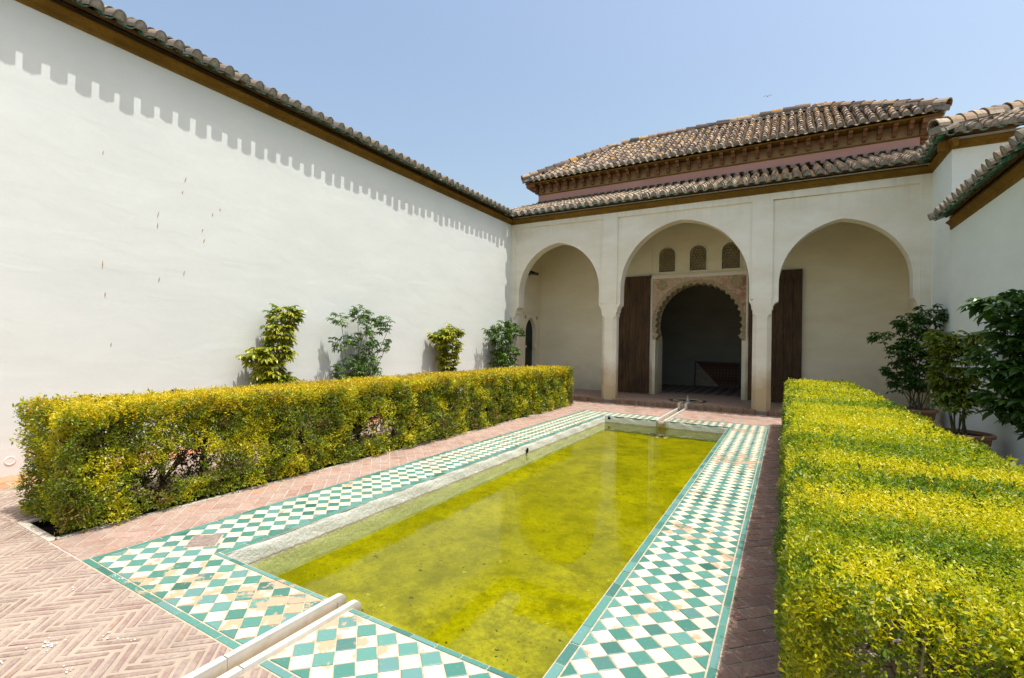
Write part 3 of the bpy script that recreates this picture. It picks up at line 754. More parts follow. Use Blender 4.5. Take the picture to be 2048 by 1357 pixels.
# flat-laid flashing tiles where the roof meets the pink wall
fl = []
for i in range(46):
    x = -7.75+i*.231
    fl.append((K_a['pan'], frame((x, YB-.33, 6.51), (1, 0, 0), (0, .97, .24)) @ Matrix.Translation((0, 0, .10))))
for me, M in fl: inst('flashing_tile', me, ar, M)
mb = MB()
for i in range(46):
    x = -7.75+(i+.5)*.231; mb.extr([(YB-.28, 6.63), (YB-.02, 6.65), (YB-.02, 6.71), (YB-.22, 6.66)], lambda a, b, d: (d, a, b), x-.055, x+.055)
mb.obj('flashing_mortar', M_mortar, ar)

# ------------------------------------------------------------------ pavilion behind the arcade
pv = empty('pavilion', (-2.4, YB, 0), 'square pavilion with a pink upper storey, hipped tile roof and a lobed arch doorway', 'building')
PXC, PZC, PR = -2.335, 2.33, 1.17
def lobed(zb):
    pts = []; a0 = R(-17); n = 23; tot = math.pi-2*a0
    for k in range(n*6+1):
        a = math.pi-a0-tot*k/(n*6); s_ = abs(math.sin(math.pi*k/6)); r = PR+.062*s_**.8
        pts.append((PXC+r*math.cos(a), PZC+r*math.sin(a)))
    xa, za = pts[0]; xb, zb_ = pts[-1]
    L = [(xa-.105, zb), (xa-.10, zb+.05), (xa-.05, zb+.07), (xa-.045, zb+.12), (xa-.01, za-.03)]
    Rr = [(xb+.01, zb_-.03), (xb+.045, zb+.12), (xb+.05, zb+.07), (xb+.10, zb+.05), (xb+.105, zb)]
    return L+pts+Rr
ZC = 1.83
LC = lobed(ZC); JX0, JX1 = LC[0][0], LC[-1][0]
mb = MB(); Z1 = 3.80
arch_wall(mb, fY, -3.70, -.97, ZC, Z1, LC, YB, YB+.42)
wb = mb.obj('portal_arch', M_carved, pv)
mb = MB()
mb.box((XW-.4, YB+.003, -.2), (-3.70, YB+.5, 5.52)); mb.box((-.97, YB+.003, -.2), (X2+.4, YB+.5, 5.52))
mb.box((-3.70, YB+.003, ZP-.2), (JX0, YB+1.0, ZC)); mb.box((JX1, YB+.003, ZP-.2), (-.97, YB+1.0, ZC))
WIN = [(-3.475, -2.995), (-2.565, -2.095), (-1.665, -1.185)]; ZS, ZT = 3.95, 4.70
edges = [-3.70, -2.78, -1.88, -.97]
for (a, b), e0, e1 in zip(WIN, edges, edges[1:]):
    mb.box((e0, YB+.02, Z1), (e1, YB+.3, ZS))
    arch_wall(mb, fY, e0, e1, ZS, 5.0, pointed(a, b, ZT-.235, ZT, ZS, 10), YB+.02, YB+.3)
mb.box((-3.70, YB+.005, 5.0), (-.97, YB+.3, 5.52))
# soffit of the doorway behind the lobed arch
bigarc = [(JX0, ZC)]+[(PXC+1.30*math.cos(R(180+18-216*k/30)), PZC+1.30*math.sin(R(180+18-216*k/30))) for k in range(31)]+[(JX1, ZC)]
arch_wall(mb, fY, -3.9, -.77, ZC, 3.78, bigarc, YB+.421, YB+1.0)
mb.obj('back_wall', M_creamin, pv)
# portal ornament
mb = MB(); ext = [(PXC+1.30*math.cos(R(180+14-208*k/40)), PZC+1.30*math.sin(R(180+14-208*k/40))) for k in range(41)]
arch_wall(mb, fY, -3.665, -1.005, 1.96, 3.74, [(ext[0][0], 1.96)]+ext+[(ext[-1][0], 1.96)], YB-.012, YB+.002)
mb.obj('spandrel', M_span, pv)
mb = MB()      # raised archivolt rings
for r0, r1, d in ((1.296, 1.322, .022), (1.235, 1.25, .014)):
    o_, i_ = [[(PXC+r*math.cos(R(180+13-206*k/60)), PZC+r*math.sin(R(180+13-206*k/60))) for k in range(61)] for r in (r1, r0)]
    for k in range(60):
        a, b, c_, d_ = i_[k], i_[k+1], o_[k+1], o_[k]
        mb.face([fY(*p, YB-d) for p in (a, b, c_, d_)]); mb.face([fY(*d_, YB-d), fY(*c_, YB-d), fY(*c_, YB), fY(*d_, YB)]); mb.face([fY(*b, YB-d), fY(*a, YB-d), fY(*a, YB), fY(*b, YB)])
mb.obj('archivolt', M_carved, pv)
mb = MB()
for a, b in (((-3.71, 1.9), (-3.665, 3.80)), ((-1.005, 1.9), (-.96, 3.80))): mb.box((a[0], YB-.03, a[1]), (b[0], YB+.001, b[1]))
mb.box((-3.665, YB-.028, 3.74), (-1.005, YB+.001, 3.80)); mb.box((-3.73, YB-.045, 3.80), (-.94, YB+.001, 3.835))
for a in (-3.70, -.985): mb.box((a-.03, YB-.02, ZP), (a+.045, YB+.0025, 1.9))
mb.obj('portal_frame', M_cream, pv)
for cx in (-3.37, -1.26):
    mb = MB(); rs = []
    for r, d in ((.165, 0), (.165, .02), (.14, .024), (.135, .012), (.05, .018), (.0, .03)): rs.append([(cx+max(r, .002)*math.cos(-i*.2618), YB-.012-d, 3.53+max(r, .002)*math.sin(-i*.2618)) for i in range(24)])
    mb.rings(rs, cap1=True); mb.obj('medallion', M_carved, pv)
mb = MB()       # little arched niches in the jambs
for x, s_ in ((JX0, 1), (JX1, -1)):
    mb.extr(pointed(YB+.32, YB+.58, 1.5, 1.68, 1.05, 6), lambda a, b, d: (x+s_*d, a, b), .001, .008)
mb.obj('jamb_niche', M_white, pv)
for (a, b) in WIN:      # lattice windows
    cx, hw = (a+b)/2, (b-a)/2; zs = ZT-.235
    wroot = MB(); cv = pointed(a-.035, b+.035, zs, ZT+.035, ZS-.02, 10); cv2 = pointed(a, b, zs, ZT, ZS-.02, 10)
    for k in range(len(cv)-1):
        p0, p1, q0, q1 = cv[k], cv[k+1], cv2[k], cv2[k+1]
        wroot.face([fY(*p, YB-.005) for p in (q0, q1, p1, p0)]); wroot.face([fY(*p0, YB-.005), fY(*p1, YB-.005), fY(*p1, YB+.021), fY(*p0, YB+.021)]); wroot.face([fY(*q1, YB-.005), fY(*q0, YB-.005), fY(*q0, YB+.06), fY(*q1, YB+.06)])
    wroot.box((a-.06, YB-.03, ZS-.05), (b+.06, YB+.021, ZS-.015))
    wo = wroot.obj('window', M_cream, pv)
    lt = MB()
    def inside(x, z):
        if not (a < x < b) or z < ZS: return False
        if z <= zs: return True
        return ((x-cx)/hw)**2+((z-zs)/(ZT-zs))**2 < 1
    for ang in (0, 60, 120):
        ca, sa = math.cos(R(ang)), math.sin(R(ang))
        for k in range(-9, 10):
            for off in (0,):
                t0 = None; sx, sz = cx-sa*k*.08, 4.33+ca*k*.08; seg = []
                N = 130
                for i in range(N+1):
                    tt_ = -.65+1.3*i/N; x, z = sx+ca*tt_, sz+sa*tt_; ok = inside(x, z)
                    if ok and t0 is None: t0 = tt_
                    if (not ok or i == N) and t0 is not None:
                        if tt_-t0 > .02: seg.append((t0, tt_-.01))
                        t0 = None
                for s0, s1 in seg:
                    w_ = .0065; P = [(sx+ca*t_-sa*q, sz+sa*t_+ca*q) for t_, q in ((s0, -w_), (s1, -w_), (s1, w_), (s0, w_))]
                    yo = YB+.04+.0015*(ang/60)
                    lt.extr(P, fY, yo, yo+.03)
    lt.obj('lattice', M_lattice, wo)
# wooden door leaves folded back against the wall
for x0, x1, zt in ((-5.02, -3.72, 3.84), (-.94, .37, 3.80)):
    d = empty('door_leaf', (x0, YB, ZP), None, None); d.parent = pv; d.matrix_local = WM[pv.name].inverted() @ Matrix.Translation((x0, YB-.06, ZP))
    WM[d.name] = Matrix.Translation((x0, YB-.06, ZP)); n = 6; w = (x1-x0)/n
    for i in range(n):
        m = MB(); m.box((x0+i*w+.002, YB-.085+random.uniform(0, .004), ZP+.03), (x0+(i+1)*w-.002, YB-.045, zt), bev=.004); m.obj('plank', M_wood, d)
    m = MB()
    for z in (ZP+.3, 1.9, 3.4): m.box((x0+.02, YB-.046, z), (x1-.02, YB-.01, z+.15))
    m.obj('batten', M_wood, d)
mb = MB(); mb.box((-3.76, YB-.06, 3.78), (-3.70, YB-.002, 3.86)); mb.obj('pivot_block', M_iron, pv)
# portico interior: floor, side walls, ceiling
mb = MB(); mb.box((XW-.4, YA+.12, -.3), (X2+.4, YB+1.05, ZP)); mb.obj('portico_floor', M_pfloor, pv)
sb = []
k = 0; x = XW
while x < X2:
    w = random.uniform(.05, .062)
    if not (-4.49 < x < -4.25 or -.64 < x < -.39 or -2.44 < x < -2.15):
        sb.append((rect_piece(w-.008, .26, M_step, .15, .008), Matrix.Translation((x+w/2, YA+.07+random.uniform(-.012, .012), ZP+random.uniform(-.006, .008)))))
    x += w
place_pieces('step_brick', sb, pv, 200)
mb = MB(); mb.box((XW, YA+.0, -.2), (X2, YA+.125, ZP-.03)); mb.obj('step_core', M_mort3, pv)
mb = MB()
SD = pointed(14.06, 14.82, 2.02, 2.52, ZP, 10); hz = [(p[0], p[1]) for p in SD]
fXl = lambda a, b, d: (d, a, b)
arch_wall(mb, fXl, YA+.021, YB+.3, ZP-.2, 5.5, hz, XW, XW-.4, rect_b0=ZP-.2)
mb.obj('side_wall', M_creamin, pv)
mb = MB(); mb.box((X2, YA+.01, -.2), (X2+.4, YB+.01, 5.5)); mb.obj('side_wall', M_creamin, pv)
mb = MB(); mb.box((XW-.4, YA+TA+.005, 5.47), (X2+.4, YB+.1, 5.53)); mb.obj('ceiling', M_ceil, pv)
# small pointed doorway in the left end wall
mb = MB(); cvo = pointed(13.98, 14.90, 2.02, 2.60, ZP, 10)
arch_wall(mb, fXl, 13.93, 14.95, ZP, 2.66, SD, XW+.03, XW+.001)
mb.box((XW+.001, 13.90, 2.66), (XW+.05, 14.98, 2.70))
mb.obj('side_door_frame', M_creamin, pv)
mb = MB()
for yy in (14.02, 14.86):
    rs = []
    for r, d in ((.065, .028), (.065, .04), (.03, .045)): rs.append([(XW+d, yy+r*math.cos(i*.5236), 2.53+r*math.sin(i*.5236)) for i in range(12)])
    mb.rings(rs)
mb.obj('rosette', M_carved, pv)
mb = MB(); mb.box((XW-.02, 14.70, 1.50), (XW+.045, 14.86, 1.57)); mb.box((XW-.02, 14.72, 1.57), (XW+.035, 14.85, 1.66)); mb.box((XW-.02, 14.02, 1.50), (XW+.045, 14.12, 1.57)); mb.obj('side_door_impost', M_creamin, pv)
mb = MB()
for i in range(5): mb.box((XW-.16, 13.95+i*.2, ZP+.01), (XW-.11+.003*(i % 2), 14.148+i*.2, 2.9))
mb.obj('side_door', simple('dark_green_door', (.015, .02, .015), .5, .3), pv)
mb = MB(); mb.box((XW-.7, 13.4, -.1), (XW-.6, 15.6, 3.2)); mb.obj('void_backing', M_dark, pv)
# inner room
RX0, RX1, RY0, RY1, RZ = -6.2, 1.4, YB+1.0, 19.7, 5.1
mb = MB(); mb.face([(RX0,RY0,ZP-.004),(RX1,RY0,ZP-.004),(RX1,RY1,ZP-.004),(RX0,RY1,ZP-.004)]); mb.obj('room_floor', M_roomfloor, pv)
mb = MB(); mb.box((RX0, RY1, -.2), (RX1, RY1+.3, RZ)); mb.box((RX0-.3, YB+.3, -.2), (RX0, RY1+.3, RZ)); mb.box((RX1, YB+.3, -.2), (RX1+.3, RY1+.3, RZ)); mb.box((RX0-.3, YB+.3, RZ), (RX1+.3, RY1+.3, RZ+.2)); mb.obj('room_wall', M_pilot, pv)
# pink upper storey, corbels, eaves, hipped roof
UX0, UX1, UY0, UY1, UZ = -7.76, 2.82, YB, 20.0, 6.97
mb = MB(); mb.box((UX0, UY0, 5.56), (UX1, UY1, UZ)); mb.obj('upper_wall', M_pink, pv)
OV, EZ = .44, 7.31
mb = MB(); mb.box((UX0+.012, UY0+.012, UZ), (UX1-.012, UY1-.012, EZ)); mb.obj('frieze', simple('ochre_frieze', (.33, .225, .12), .9, .1, .2, 4), pv)
mb = MB(); mb.box((UX0-.012, UY0-.012, UZ-.03), (UX1+.012, UY1+.012, UZ+.012)); mb.obj('frieze_moulding', M_ochre, pv)
cp = [(0, .02), (.05, .03), (.075, .06), (.085, .105), (.11, .12), (.17, .13), (.205, .165), (.21, .20), (.23, .215), (.33, .22), (.33, .282), (0, .282)]
cm = MB(); cm.extr([(-a, b) for a, b in cp], lambda a, b, d: (d, a, b), -.045, .045)
M_corb = simple('corbel_wood', (.20, .105, .055), .85, .15, .35, 6); corb = cm.mesh('corbel', M_corb)
nC = 34
for i in range(nC): inst('corbel', corb, pv, Matrix.Translation((UX0+.20+i*(UX1-UX0-.4)/(nC-1), UY0+.012, UZ+.03)))
for i in range(15):
    y = UY0+.25+i*.31
    inst('corbel', corb, pv, Matrix.Translation((UX1-.012, y, UZ+.03)) @ Matrix.Rotation(R(90), 4, 'Z'))
    inst('corbel', corb, pv, Matrix.Translation((UX0+.012, y, UZ+.03)) @ Matrix.Rotation(R(-90), 4, 'Z'))
for x, s_ in ((UX0, -1), (UX1, 1)):     # stepped diagonal corbels at the corners
    mb = MB()
    for k, (o, z0, z1) in enumerate(((.10, .03, .12), (.22, .12, .20), (.33, .20, .31))): mb.box((min(x, x+s_*o), UY0-o, UZ+z0), (max(x, x+s_*o), UY0+.05, UZ+z1))
    mb.obj('corner_corbel', M_corb, pv)
mb = MB(); mb.box((UX0-OV+.08, UY0-OV+.08, UZ+.314), (UX1+OV-.08, UY1+OV-.08, UZ+.35)); mb.obj('eave_board', M_ochre, pv)
ex0, ex1, ey0, ey1 = UX0-OV, UX1+OV, UY0-OV, UY1+OV
D = 2.75; rise = 1.80; sh = math.atan2(rise, D); cs, sn = math.cos(sh), math.sin(sh); vl = D/cs
LX, LY = ex1-ex0, ey1-ey0
kf = lambda u, v: v*cs < u-.05 and v*cs < LX-u-.05
roof_slope(pv, frame((ex0, ey0, EZ+.05), (1, 0, 0), (0, cs, sn)), LX, vl, .222, .285, K_b, keep=kf, bedpoly=[(.2, .2), (LX-.2, .2), (LX-D, vl), (D, vl)], limit=295)
ks = lambda u, v: v*cs < u-.05 and v*cs < LY-u-.05
vs = (LY/2)/cs
roof_slope(pv, frame((ex1, ey0, EZ+.05), (0, 1, 0), (-cs, 0, sn)), LY, vs, .228, .33, K_b, keep=ks, individual=False, bedpoly=[(.2, .2), (LY-.2, .2), (LY/2, vs)])
roof_slope(pv, frame((ex0, ey1, EZ+.05), (0, -1, 0), (cs, 0, sn)), LY, vs, .228, .33, K_b, keep=ks, individual=False, bedpoly=[(.2, .2), (LY-.2, .2), (LY/2, vs)])
mb = MB(); P = [(ex1-.06, ey1-.06, EZ), (ex0+.06, ey1-.06, EZ), (ex0+D, ey0+D, EZ+rise), (ex1-D, ey0+D, EZ+rise)]; mb.face(P); mb.obj('rear_slope', M_bed, pv)
zt = EZ+rise+.07
ridge(pv, (ex0+.02, ey0+.02, EZ+.10), (ex0+D, ey0+D, zt), K_b); ridge(pv, (ex1-.02, ey0+.02, EZ+.10), (ex1-D, ey0+D, zt), K_b); ridge(pv, (ex0+D, ey0+D, zt), (ex1-D, ey0+D, zt), K_b)

# ------------------------------------------------------------------ right-hand walls
hw_ = empty('side_wing', (X2, 11.7, 0), 'tall white corner wing with tiled eaves right of the arcade', 'building')
YJ = 11.70
mb = MB(); mb.box((X2, YJ, -.2), (X2+6, YA+.009, ZE+.2)); mb.obj('wall', M_white2, hw_)
sweep(hw_, 'cornice', cornice_prof(ZE), (X2, YJ-.2), (X2, YA), (-1, 0), M_ochre)
sweep(hw_, 'cornice', cornice_prof(ZE+.002), (X2-.2, YJ), (X2+6, YJ), (0, -1), M_ochre)
mb = MB(); mb.box((X2-.20, YJ-.20, ZE-.018), (X2+.02, YJ+.02, ZE+.223)); 
s2 = R(24); c2, n2 = math.cos(s2), math.sin(s2)
roof_slope(hw_, frame((X2-.30, YA+.6, 5.59), (0, -1, 0), (c2, 0, n2)), YA+.6-YJ+.30, 2.0, .228, .30, K_a, keep=lambda u, v: v*c2 < (YA+.6-YJ+.30)-u, bedpoly=[(0, .2), (YA+.6-YJ+.1, .2), (YA+.6-YJ+.3-2*c2, 2.0), (0, 2.0)])
roof_slope(hw_, frame((X2-.30, YJ-.30, 5.593), (1, 0, 0), (0, c2, n2)), 6.3, 2.0, .228, .30, K_a, keep=lambda u, v: v*c2 < u, bedpoly=[(.2, .2), (6.3, .2), (6.3, 2.0), (2*c2, 2.0)])
ridge(hw_, (X2-.32, YJ-.32, 5.68), (X2-.3+2*c2, YJ-.3+2*c2, 5.68+2*n2), K_a)
lo = empty('low_wall', (X2, 4, 0), 'low shaded white wall with green glazed eaves behind the potted shrubs', 'wall')
ZL = 3.90
mb = MB(); mb.box((X2, -6, -.2), (X2+.4, YJ-.004, ZL+.2)); mb.obj('wall', M_white2, lo)
mb = MB(); mb.extr([(X2-.03, ZL+.10), (X2+.4, ZL+.199), (X2+.4, ZL+.42), (X2-.03, ZL+.21)], lambda a, b, d: (a, d, b), YJ-.02, -6); mb.obj('roof_core', M_bed, lo)
sweep(lo, 'cornice', cornice_prof(ZL), (X2, -6), (X2, YJ-.01), (-1, 0), M_ochre)
roof_slope(lo, frame((X2-.30, YJ-.02, ZL+.185), (0, -1, 0), (math.cos(R(27)), 0, math.sin(R(27)))), 17.4, .85, .228, .30, K_l, limit=240)
props(lo, None)

# ------------------------------------------------------------------ marble channels and fountain
def slab_run(mb, x0, x1, y0, y1, zt, zb=-.05, rnd=.04, end=1):
    pts = [(y0, zb), (y1, zb), (y1, zt-rnd)]+[(y1-rnd+rnd*math.cos(R(a)), zt-rnd+rnd*math.sin(R(a))) for a in (22, 45, 67, 90)]+[(y0, zt)]
    if end < 0: pts = [(y0+y1-a, b) for a, b in reversed(pts)]
    mb.extr(pts, lambda a, b, d: (d, a, b), x1, x0)
ch = empty('water_channel', (-2.27, 1.4, 0), 'white marble water channel crossing the near tile border into the pool', 'channel')
for y0, y1, rn in ((-1.2, 1.366, .003), (1.370, 2.105, .045)):
    for x0, x1 in ((-2.408, -2.373), (-2.276, -2.240)):
        m = MB(); dz = .004 if y0 < 0 else 0; slab_run(m, x0-dz, x1+dz, y0, y1, .026 if x0 < -2.3 else .022, -.17 if y0 > 0 else -.09, rn); m.obj('marble_slab', M_marble, ch)
m = MB(); m.box((-2.3725, -1.2, -.08), (-2.2765, 2.06, -.048)); m.obj('channel_bed', M_wet, ch)
fc = empty('water_channel', (-2.3, 11.8, 0), 'white marble water channel running from the portico step to the far end of the pool', 'channel')
for x0, x1 in ((-2.42, -2.38), (-2.25, -2.21)):
    m = MB(); slab_run(m, x0, x1, yf-.10, 12.93, .04, -.13, .035, -1); m.obj('marble_slab', M_marble, fc)
    m = MB(); m.box((x0-.01, 12.932, -.02), (x1+.01, 13.34, ZP+.035)); m.obj('marble_slab', M_marble, fc)
m = MB(); m.box((-2.3795, yf-.07, -.13), (-2.2505, 12.93, -.045)); m.box((-2.3695, 12.98, -.1), (-2.2605, 13.6, ZP+.004)); m.obj('channel_bed', M_wet, fc)
fo = empty('fountain', (-2.36, 13.98, ZP), 'round shallow floor fountain with a small spout inside the portico', 'fountain')
m = MB(); m.lathe((-2.36, 13.98, ZP), [(.40, 0), (.40, .012), (.36, .018), (.345, .004), (.1, .003)], 28); m.obj('basin_rim', M_cream, fo)
m = MB(); m.lathe((-2.36, 13.98, ZP), [(.33, .0045), (.33, .0075)], 24); m.obj('basin_water', simple('basin_wet', (.05, .045, .015), .08, .5), fo)
m = MB(); m.lathe((-2.36, 13.98, ZP), [(.045, .008), (.04, .03), (.016, .04), (.014, .12), (.02, .125), (.01, .135)], 10); m.obj('spout', M_marble, fo)
m = MB(); m.lathe((-2.36, 13.98, ZP), [(.50, .0), (.50, .003), (.405, .0032)], 28); m.obj('wet_ring', simple('wet_brick', (.05, .035, .025), .3, .4), fo)

dr = empty('drain_cover', (-3.955, 2.075, 0), 'square ribbed stone drain cover set in the near corner of the tile border', 'drain cover')
m = MB(); ca, sa = math.cos(R(45)), math.sin(R(45)); h = .115
sq = [(-3.955+(a*ca-b*sa)*1.03, 2.075+(a*sa+b*ca)*.93) for a, b in ((-h, -h), (h, -h), (h, h), (-h, h))]
m.prism(sq, -.02, .004); m.obj('plate', M_grout, dr)
m = MB()
for i in range(13):
    o = -h*.9+i*h*.15
    for s0, s1 in ((-h*.9, h*.9),):
        q = [(-3.955+(a*ca-b*sa)*1.03, 2.075+(a*sa+b*ca)*.93) for a, b in ((s0, o), (s1, o), (s1, o+h*.09), (s0, o+h*.09))]
        m.prism(q, .0035, .011)
m.obj('rib', M_stone, dr)

# floodlight and leaning panel, gull
fl_ = empty('floodlight', (XW, 14.2, 4.0), 'small dark floodlight fixed high on the left end wall of the portico', 'lamp')
m = MB(); m.box((XW, 14.12, 3.95), (XW+.05, 14.28, 4.05)); m.tube([(XW+.05, 14.2, 4.0), (XW+.16, 14.2, 4.02)], .02, 6); m.obj('bracket', M_iron, fl_)
m = MB(); m.extr([(.12, .10), (.34, .02), (.32, -.06), (.12, -.02)], lambda a, b, d: (XW+a, d, 4.0+b), 14.06, 14.36); m.obj('housing', M_iron, fl_)
m = MB(); m.extr([(.14, -.030), (.31, -.066), (.31, -.075), (.14, -.039)], lambda a, b, d: (XW+a, d, 4.0+b), 14.09, 14.33); m.obj('lens', M_glass, fl_)
pn = empty('display_panel', (-2.3, 19.5, ZP), 'dark framed panel half plain half patterned leaning inside the dark room', 'panel')
Tp = Matrix.Translation((-2.27, 19.42, ZP)) @ Matrix.Rotation(R(-12), 4, 'X')
def tp(x, y, z): return tuple(Tp @ Vector((x, y, z)))
pw, ph = .79, .98
m = MB()
for a, b in (((-pw, 0), (pw, .05)), ((-pw, ph-.05), (pw, ph)), ((-pw, .05), (-pw+.05, ph-.05)), ((pw-.05, .05), (pw, ph-.05))): m.extr([(a[0], a[1]), (b[0], a[1]), (b[0], b[1]), (a[0], b[1])], lambda u, v, d: tp(u, d, v), 0, .04)
m.obj('frame', M_iron, pn)
m = MB(); m.extr([(-pw+.05, .05), (pw*.12, .05), (-pw+.07, ph-.06), (-pw+.05, ph-.05)], lambda u, v, d: tp(u, d, v), .015, .03); m.obj('plain_board', M_board, pn)
m = MB(); m.extr([(pw*.12+.002, .05), (pw-.05, .05), (pw-.05, ph-.05), (-pw+.072, ph-.055)], lambda u, v, d: tp(u, d, v), .018, .032); m.obj('patterned_board', M_textile, pn)
gu = empty('gull', (-2.1, 60, 29.9), 'tiny gull gliding in the clear sky above the pavilion roof', 'bird')
m = MB(); G = lambda x, y, z: (-2.1+x*.75, 60+y*.75, 29.9+z*.75)
m.rings([[G(r*math.cos(a), y, r*math.sin(a)) for a in (0, 1.05, 2.1, 3.14, 4.19, 5.24)] for y, r in ((-.25, .01), (-.18, .04), (-.05, .07), (.1, .055), (.3, .02))]); m.obj('body', M_gull, gu)
for s_ in (-1, 1):
    m = MB(); m.rings([[G(s_*x, y0, z+.012), G(s_*x, y1, z), G(s_*x, y0, z-.012)] for x, y0, y1, z in ((.04, -.1, .08, .02), (.28, -.16, .02, .13), (.58, -.02, .08, .05))], closed=True); m.obj('wing', M_gull, gu)

# ------------------------------------------------------------------ foliage
def vnoise(P, sc, seed=0):
    P = np.asarray(P)*sc+seed*17.3; I = np.floor(P).astype(np.int64); Fr = P-I; Fr = Fr*Fr*(3-2*Fr); out = 0
    for dx in (0, 1):
        for dy in (0, 1):
            for dz in (0, 1):
                h = (I[:, 0]+dx)*374761393+(I[:, 1]+dy)*668265263+(I[:, 2]+dz)*2147483647
                h = (h ^ (h >> 13))*1274126177; h = (h ^ (h >> 16)) & 0xffff
                w = (Fr[:, 0] if dx else 1-Fr[:, 0])*(Fr[:, 1] if dy else 1-Fr[:, 1])*(Fr[:, 2] if dz else 1-Fr[:, 2]); out = out+w*h/65535.
    return out
def unit(a): return a/np.maximum(np.linalg.norm(a, axis=1, keepdims=True), 1e-9)
def leaves_from_shoots(P, Dr, ln, lw, sl, n=6, spread=.85):
    """P shoot tips' base, Dr direction, ln leaf length (per shoot), sl shoot length; opposite leaf pairs along each shoot"""
    m = len(P); ref = unit(rng.normal(size=(m, 3))); A = unit(np.cross(Dr, ref)); B = np.cross(Dr, A); Vs, al = [], []
    for j in range(n):
        t = (j+rng.random(m)*.5)/n; ang = j*2.4+rng.random(m)*.8
        pr = A*np.cos(ang)[:, None]+B*np.sin(ang)[:, None]
        k = (1.0-.45*t)*spread
        d = unit(Dr*(1-k)[:, None]*1.1+pr*k[:, None]+rng.normal(size=(m, 3))*.18)
        s = unit(np.cross(d, Dr+rng.normal(size=(m, 3))*.35)); nn = np.cross(s, d)
        L = (ln*(1-.35*t)*(.75+.5*rng.random(m)))[:, None]; Wd = L*lw
        b = P+Dr*(sl*t)[:, None]
        v0 = b; v1 = b+d*L*.45+s*Wd*.5+nn*Wd*.18; v2 = b+d*L; v3 = b+d*L*.45-s*Wd*.5+nn*Wd*.18
        Vs.append(np.stack([v0, v1, v2, v3], 1))
    return np.concatenate(Vs).reshape(-1, 3)
def leaf_obj(name, V, mat, parent):
    F = np.arange(len(V)).reshape(-1, 4)
    F2 = np.concatenate([F[:, [0, 1, 2]], F[:, [0, 2, 3]]]) if False else F
    o = link(bpy.data.objects.new(name, arr_mesh(name, V, F2, mat)), parent); o['kind'] = 'stuff'; return o
def surf_pts(n, ax, lo_, hi, fix):
    P = np.empty((n, 3)); k = 0
    for i in range(3):
        if i == ax: P[:, i] = fix
        else: P[:, i] = lo_[i]+(hi[i]-lo_[i])*rng.random(n)
    return P
def hedge_leaves(root, x0, x1, y0, y1, z0, z1, near, faces, mt_top, mt_side, gap, dens, lsize, round_=.06):
    groups = {'top': [], 'side': []}
    for nm, ax, fix, nv, bands in faces:
        for (b0, b1, sc, dm) in bands:
            lo_ = [x0, max(y0, b0), z0]; hi = [x1, min(y1, b1), z1]
            if hi[1] <= lo_[1] and ax != 1: continue
            if ax == 1: lo_[1], hi[1] = y0, y1
            ex = [hi[i]-lo_[i] for i in range(3) if i != ax]; A = ex[0]*ex[1]; n = int(A*dens*dm/(sc*sc))
            P = surf_pts(n, ax, lo_, hi, fix); nv_ = np.tile(np.array(nv, float), (n, 1))
            # uneven clipped surface, rounded arrises
            und = (vnoise(P, 1.7, 3)-.5)*.06+(vnoise(P, 5., 5)-.5)*(.04 if nm == 'top' else .11)
            if nm == 'top':
                e = np.minimum(np.minimum(P[:, 0]-x0, x1-P[:, 0]), np.minimum(P[:, 1]-y0, y1-P[:, 1])); und = und*.7-np.clip(round_-e, 0, 1)*.8
            else:
                und += .03*(vnoise(P, 2.6, 9)-.5); e = z1-P[:, 2]; und -= np.clip(round_-e, 0, 1)*.6
                lowb = np.clip((.28-P[:, 2])/.28, 0, 1); und -= lowb*(.10 if x0 > -1 else -.04)*vnoise(P, 3.1, 2)
            P = P+nv_*und[:, None]
            depth = rng.random(n)**1.6*.13; P = P-nv_*depth[:, None]
            g_ = vnoise(P, 3.2, 1)*.6+vnoise(P, 8., 7)*.4
            if nm == 'top': keep = g_ > .12
            else:
                near_end = .24 if (ax == 1 and nv[1] < 0 and x0 > -1) else 0.
                hz_ = near_end+np.interp(P[:, 2], [z0, .12, .3, .5, .7, z1], [.14, .22, .38, .37, .27, .13])
                keep = g_ > hz_*gap
            keep &= ~((vnoise(P, 2., 4) > .66) & (P[:, 2] < .2) & (nm != 'top') & (x0 > -1))
            P, nv2 = P[keep], nv_[keep]; m = len(P)
            Dr = unit(nv2*(.75 if nm == 'top' else .7)+np.array([0, 0, .35])+rng.normal(size=(m, 3))*.48)
            ln = np.full(m, lsize*sc)*(.75+.5*rng.random(m)); sl = ln*2.0
            V = leaves_from_shoots(P-Dr*(sl*.75)[:, None], Dr, ln, .42, sl)
            groups['top' if nm == 'top' else 'side'].append(V)
    leaf_obj('foliage', np.concatenate(groups['top']), mt_top, root); leaf_obj('foliage', np.concatenate(groups['side']), mt_side, root)
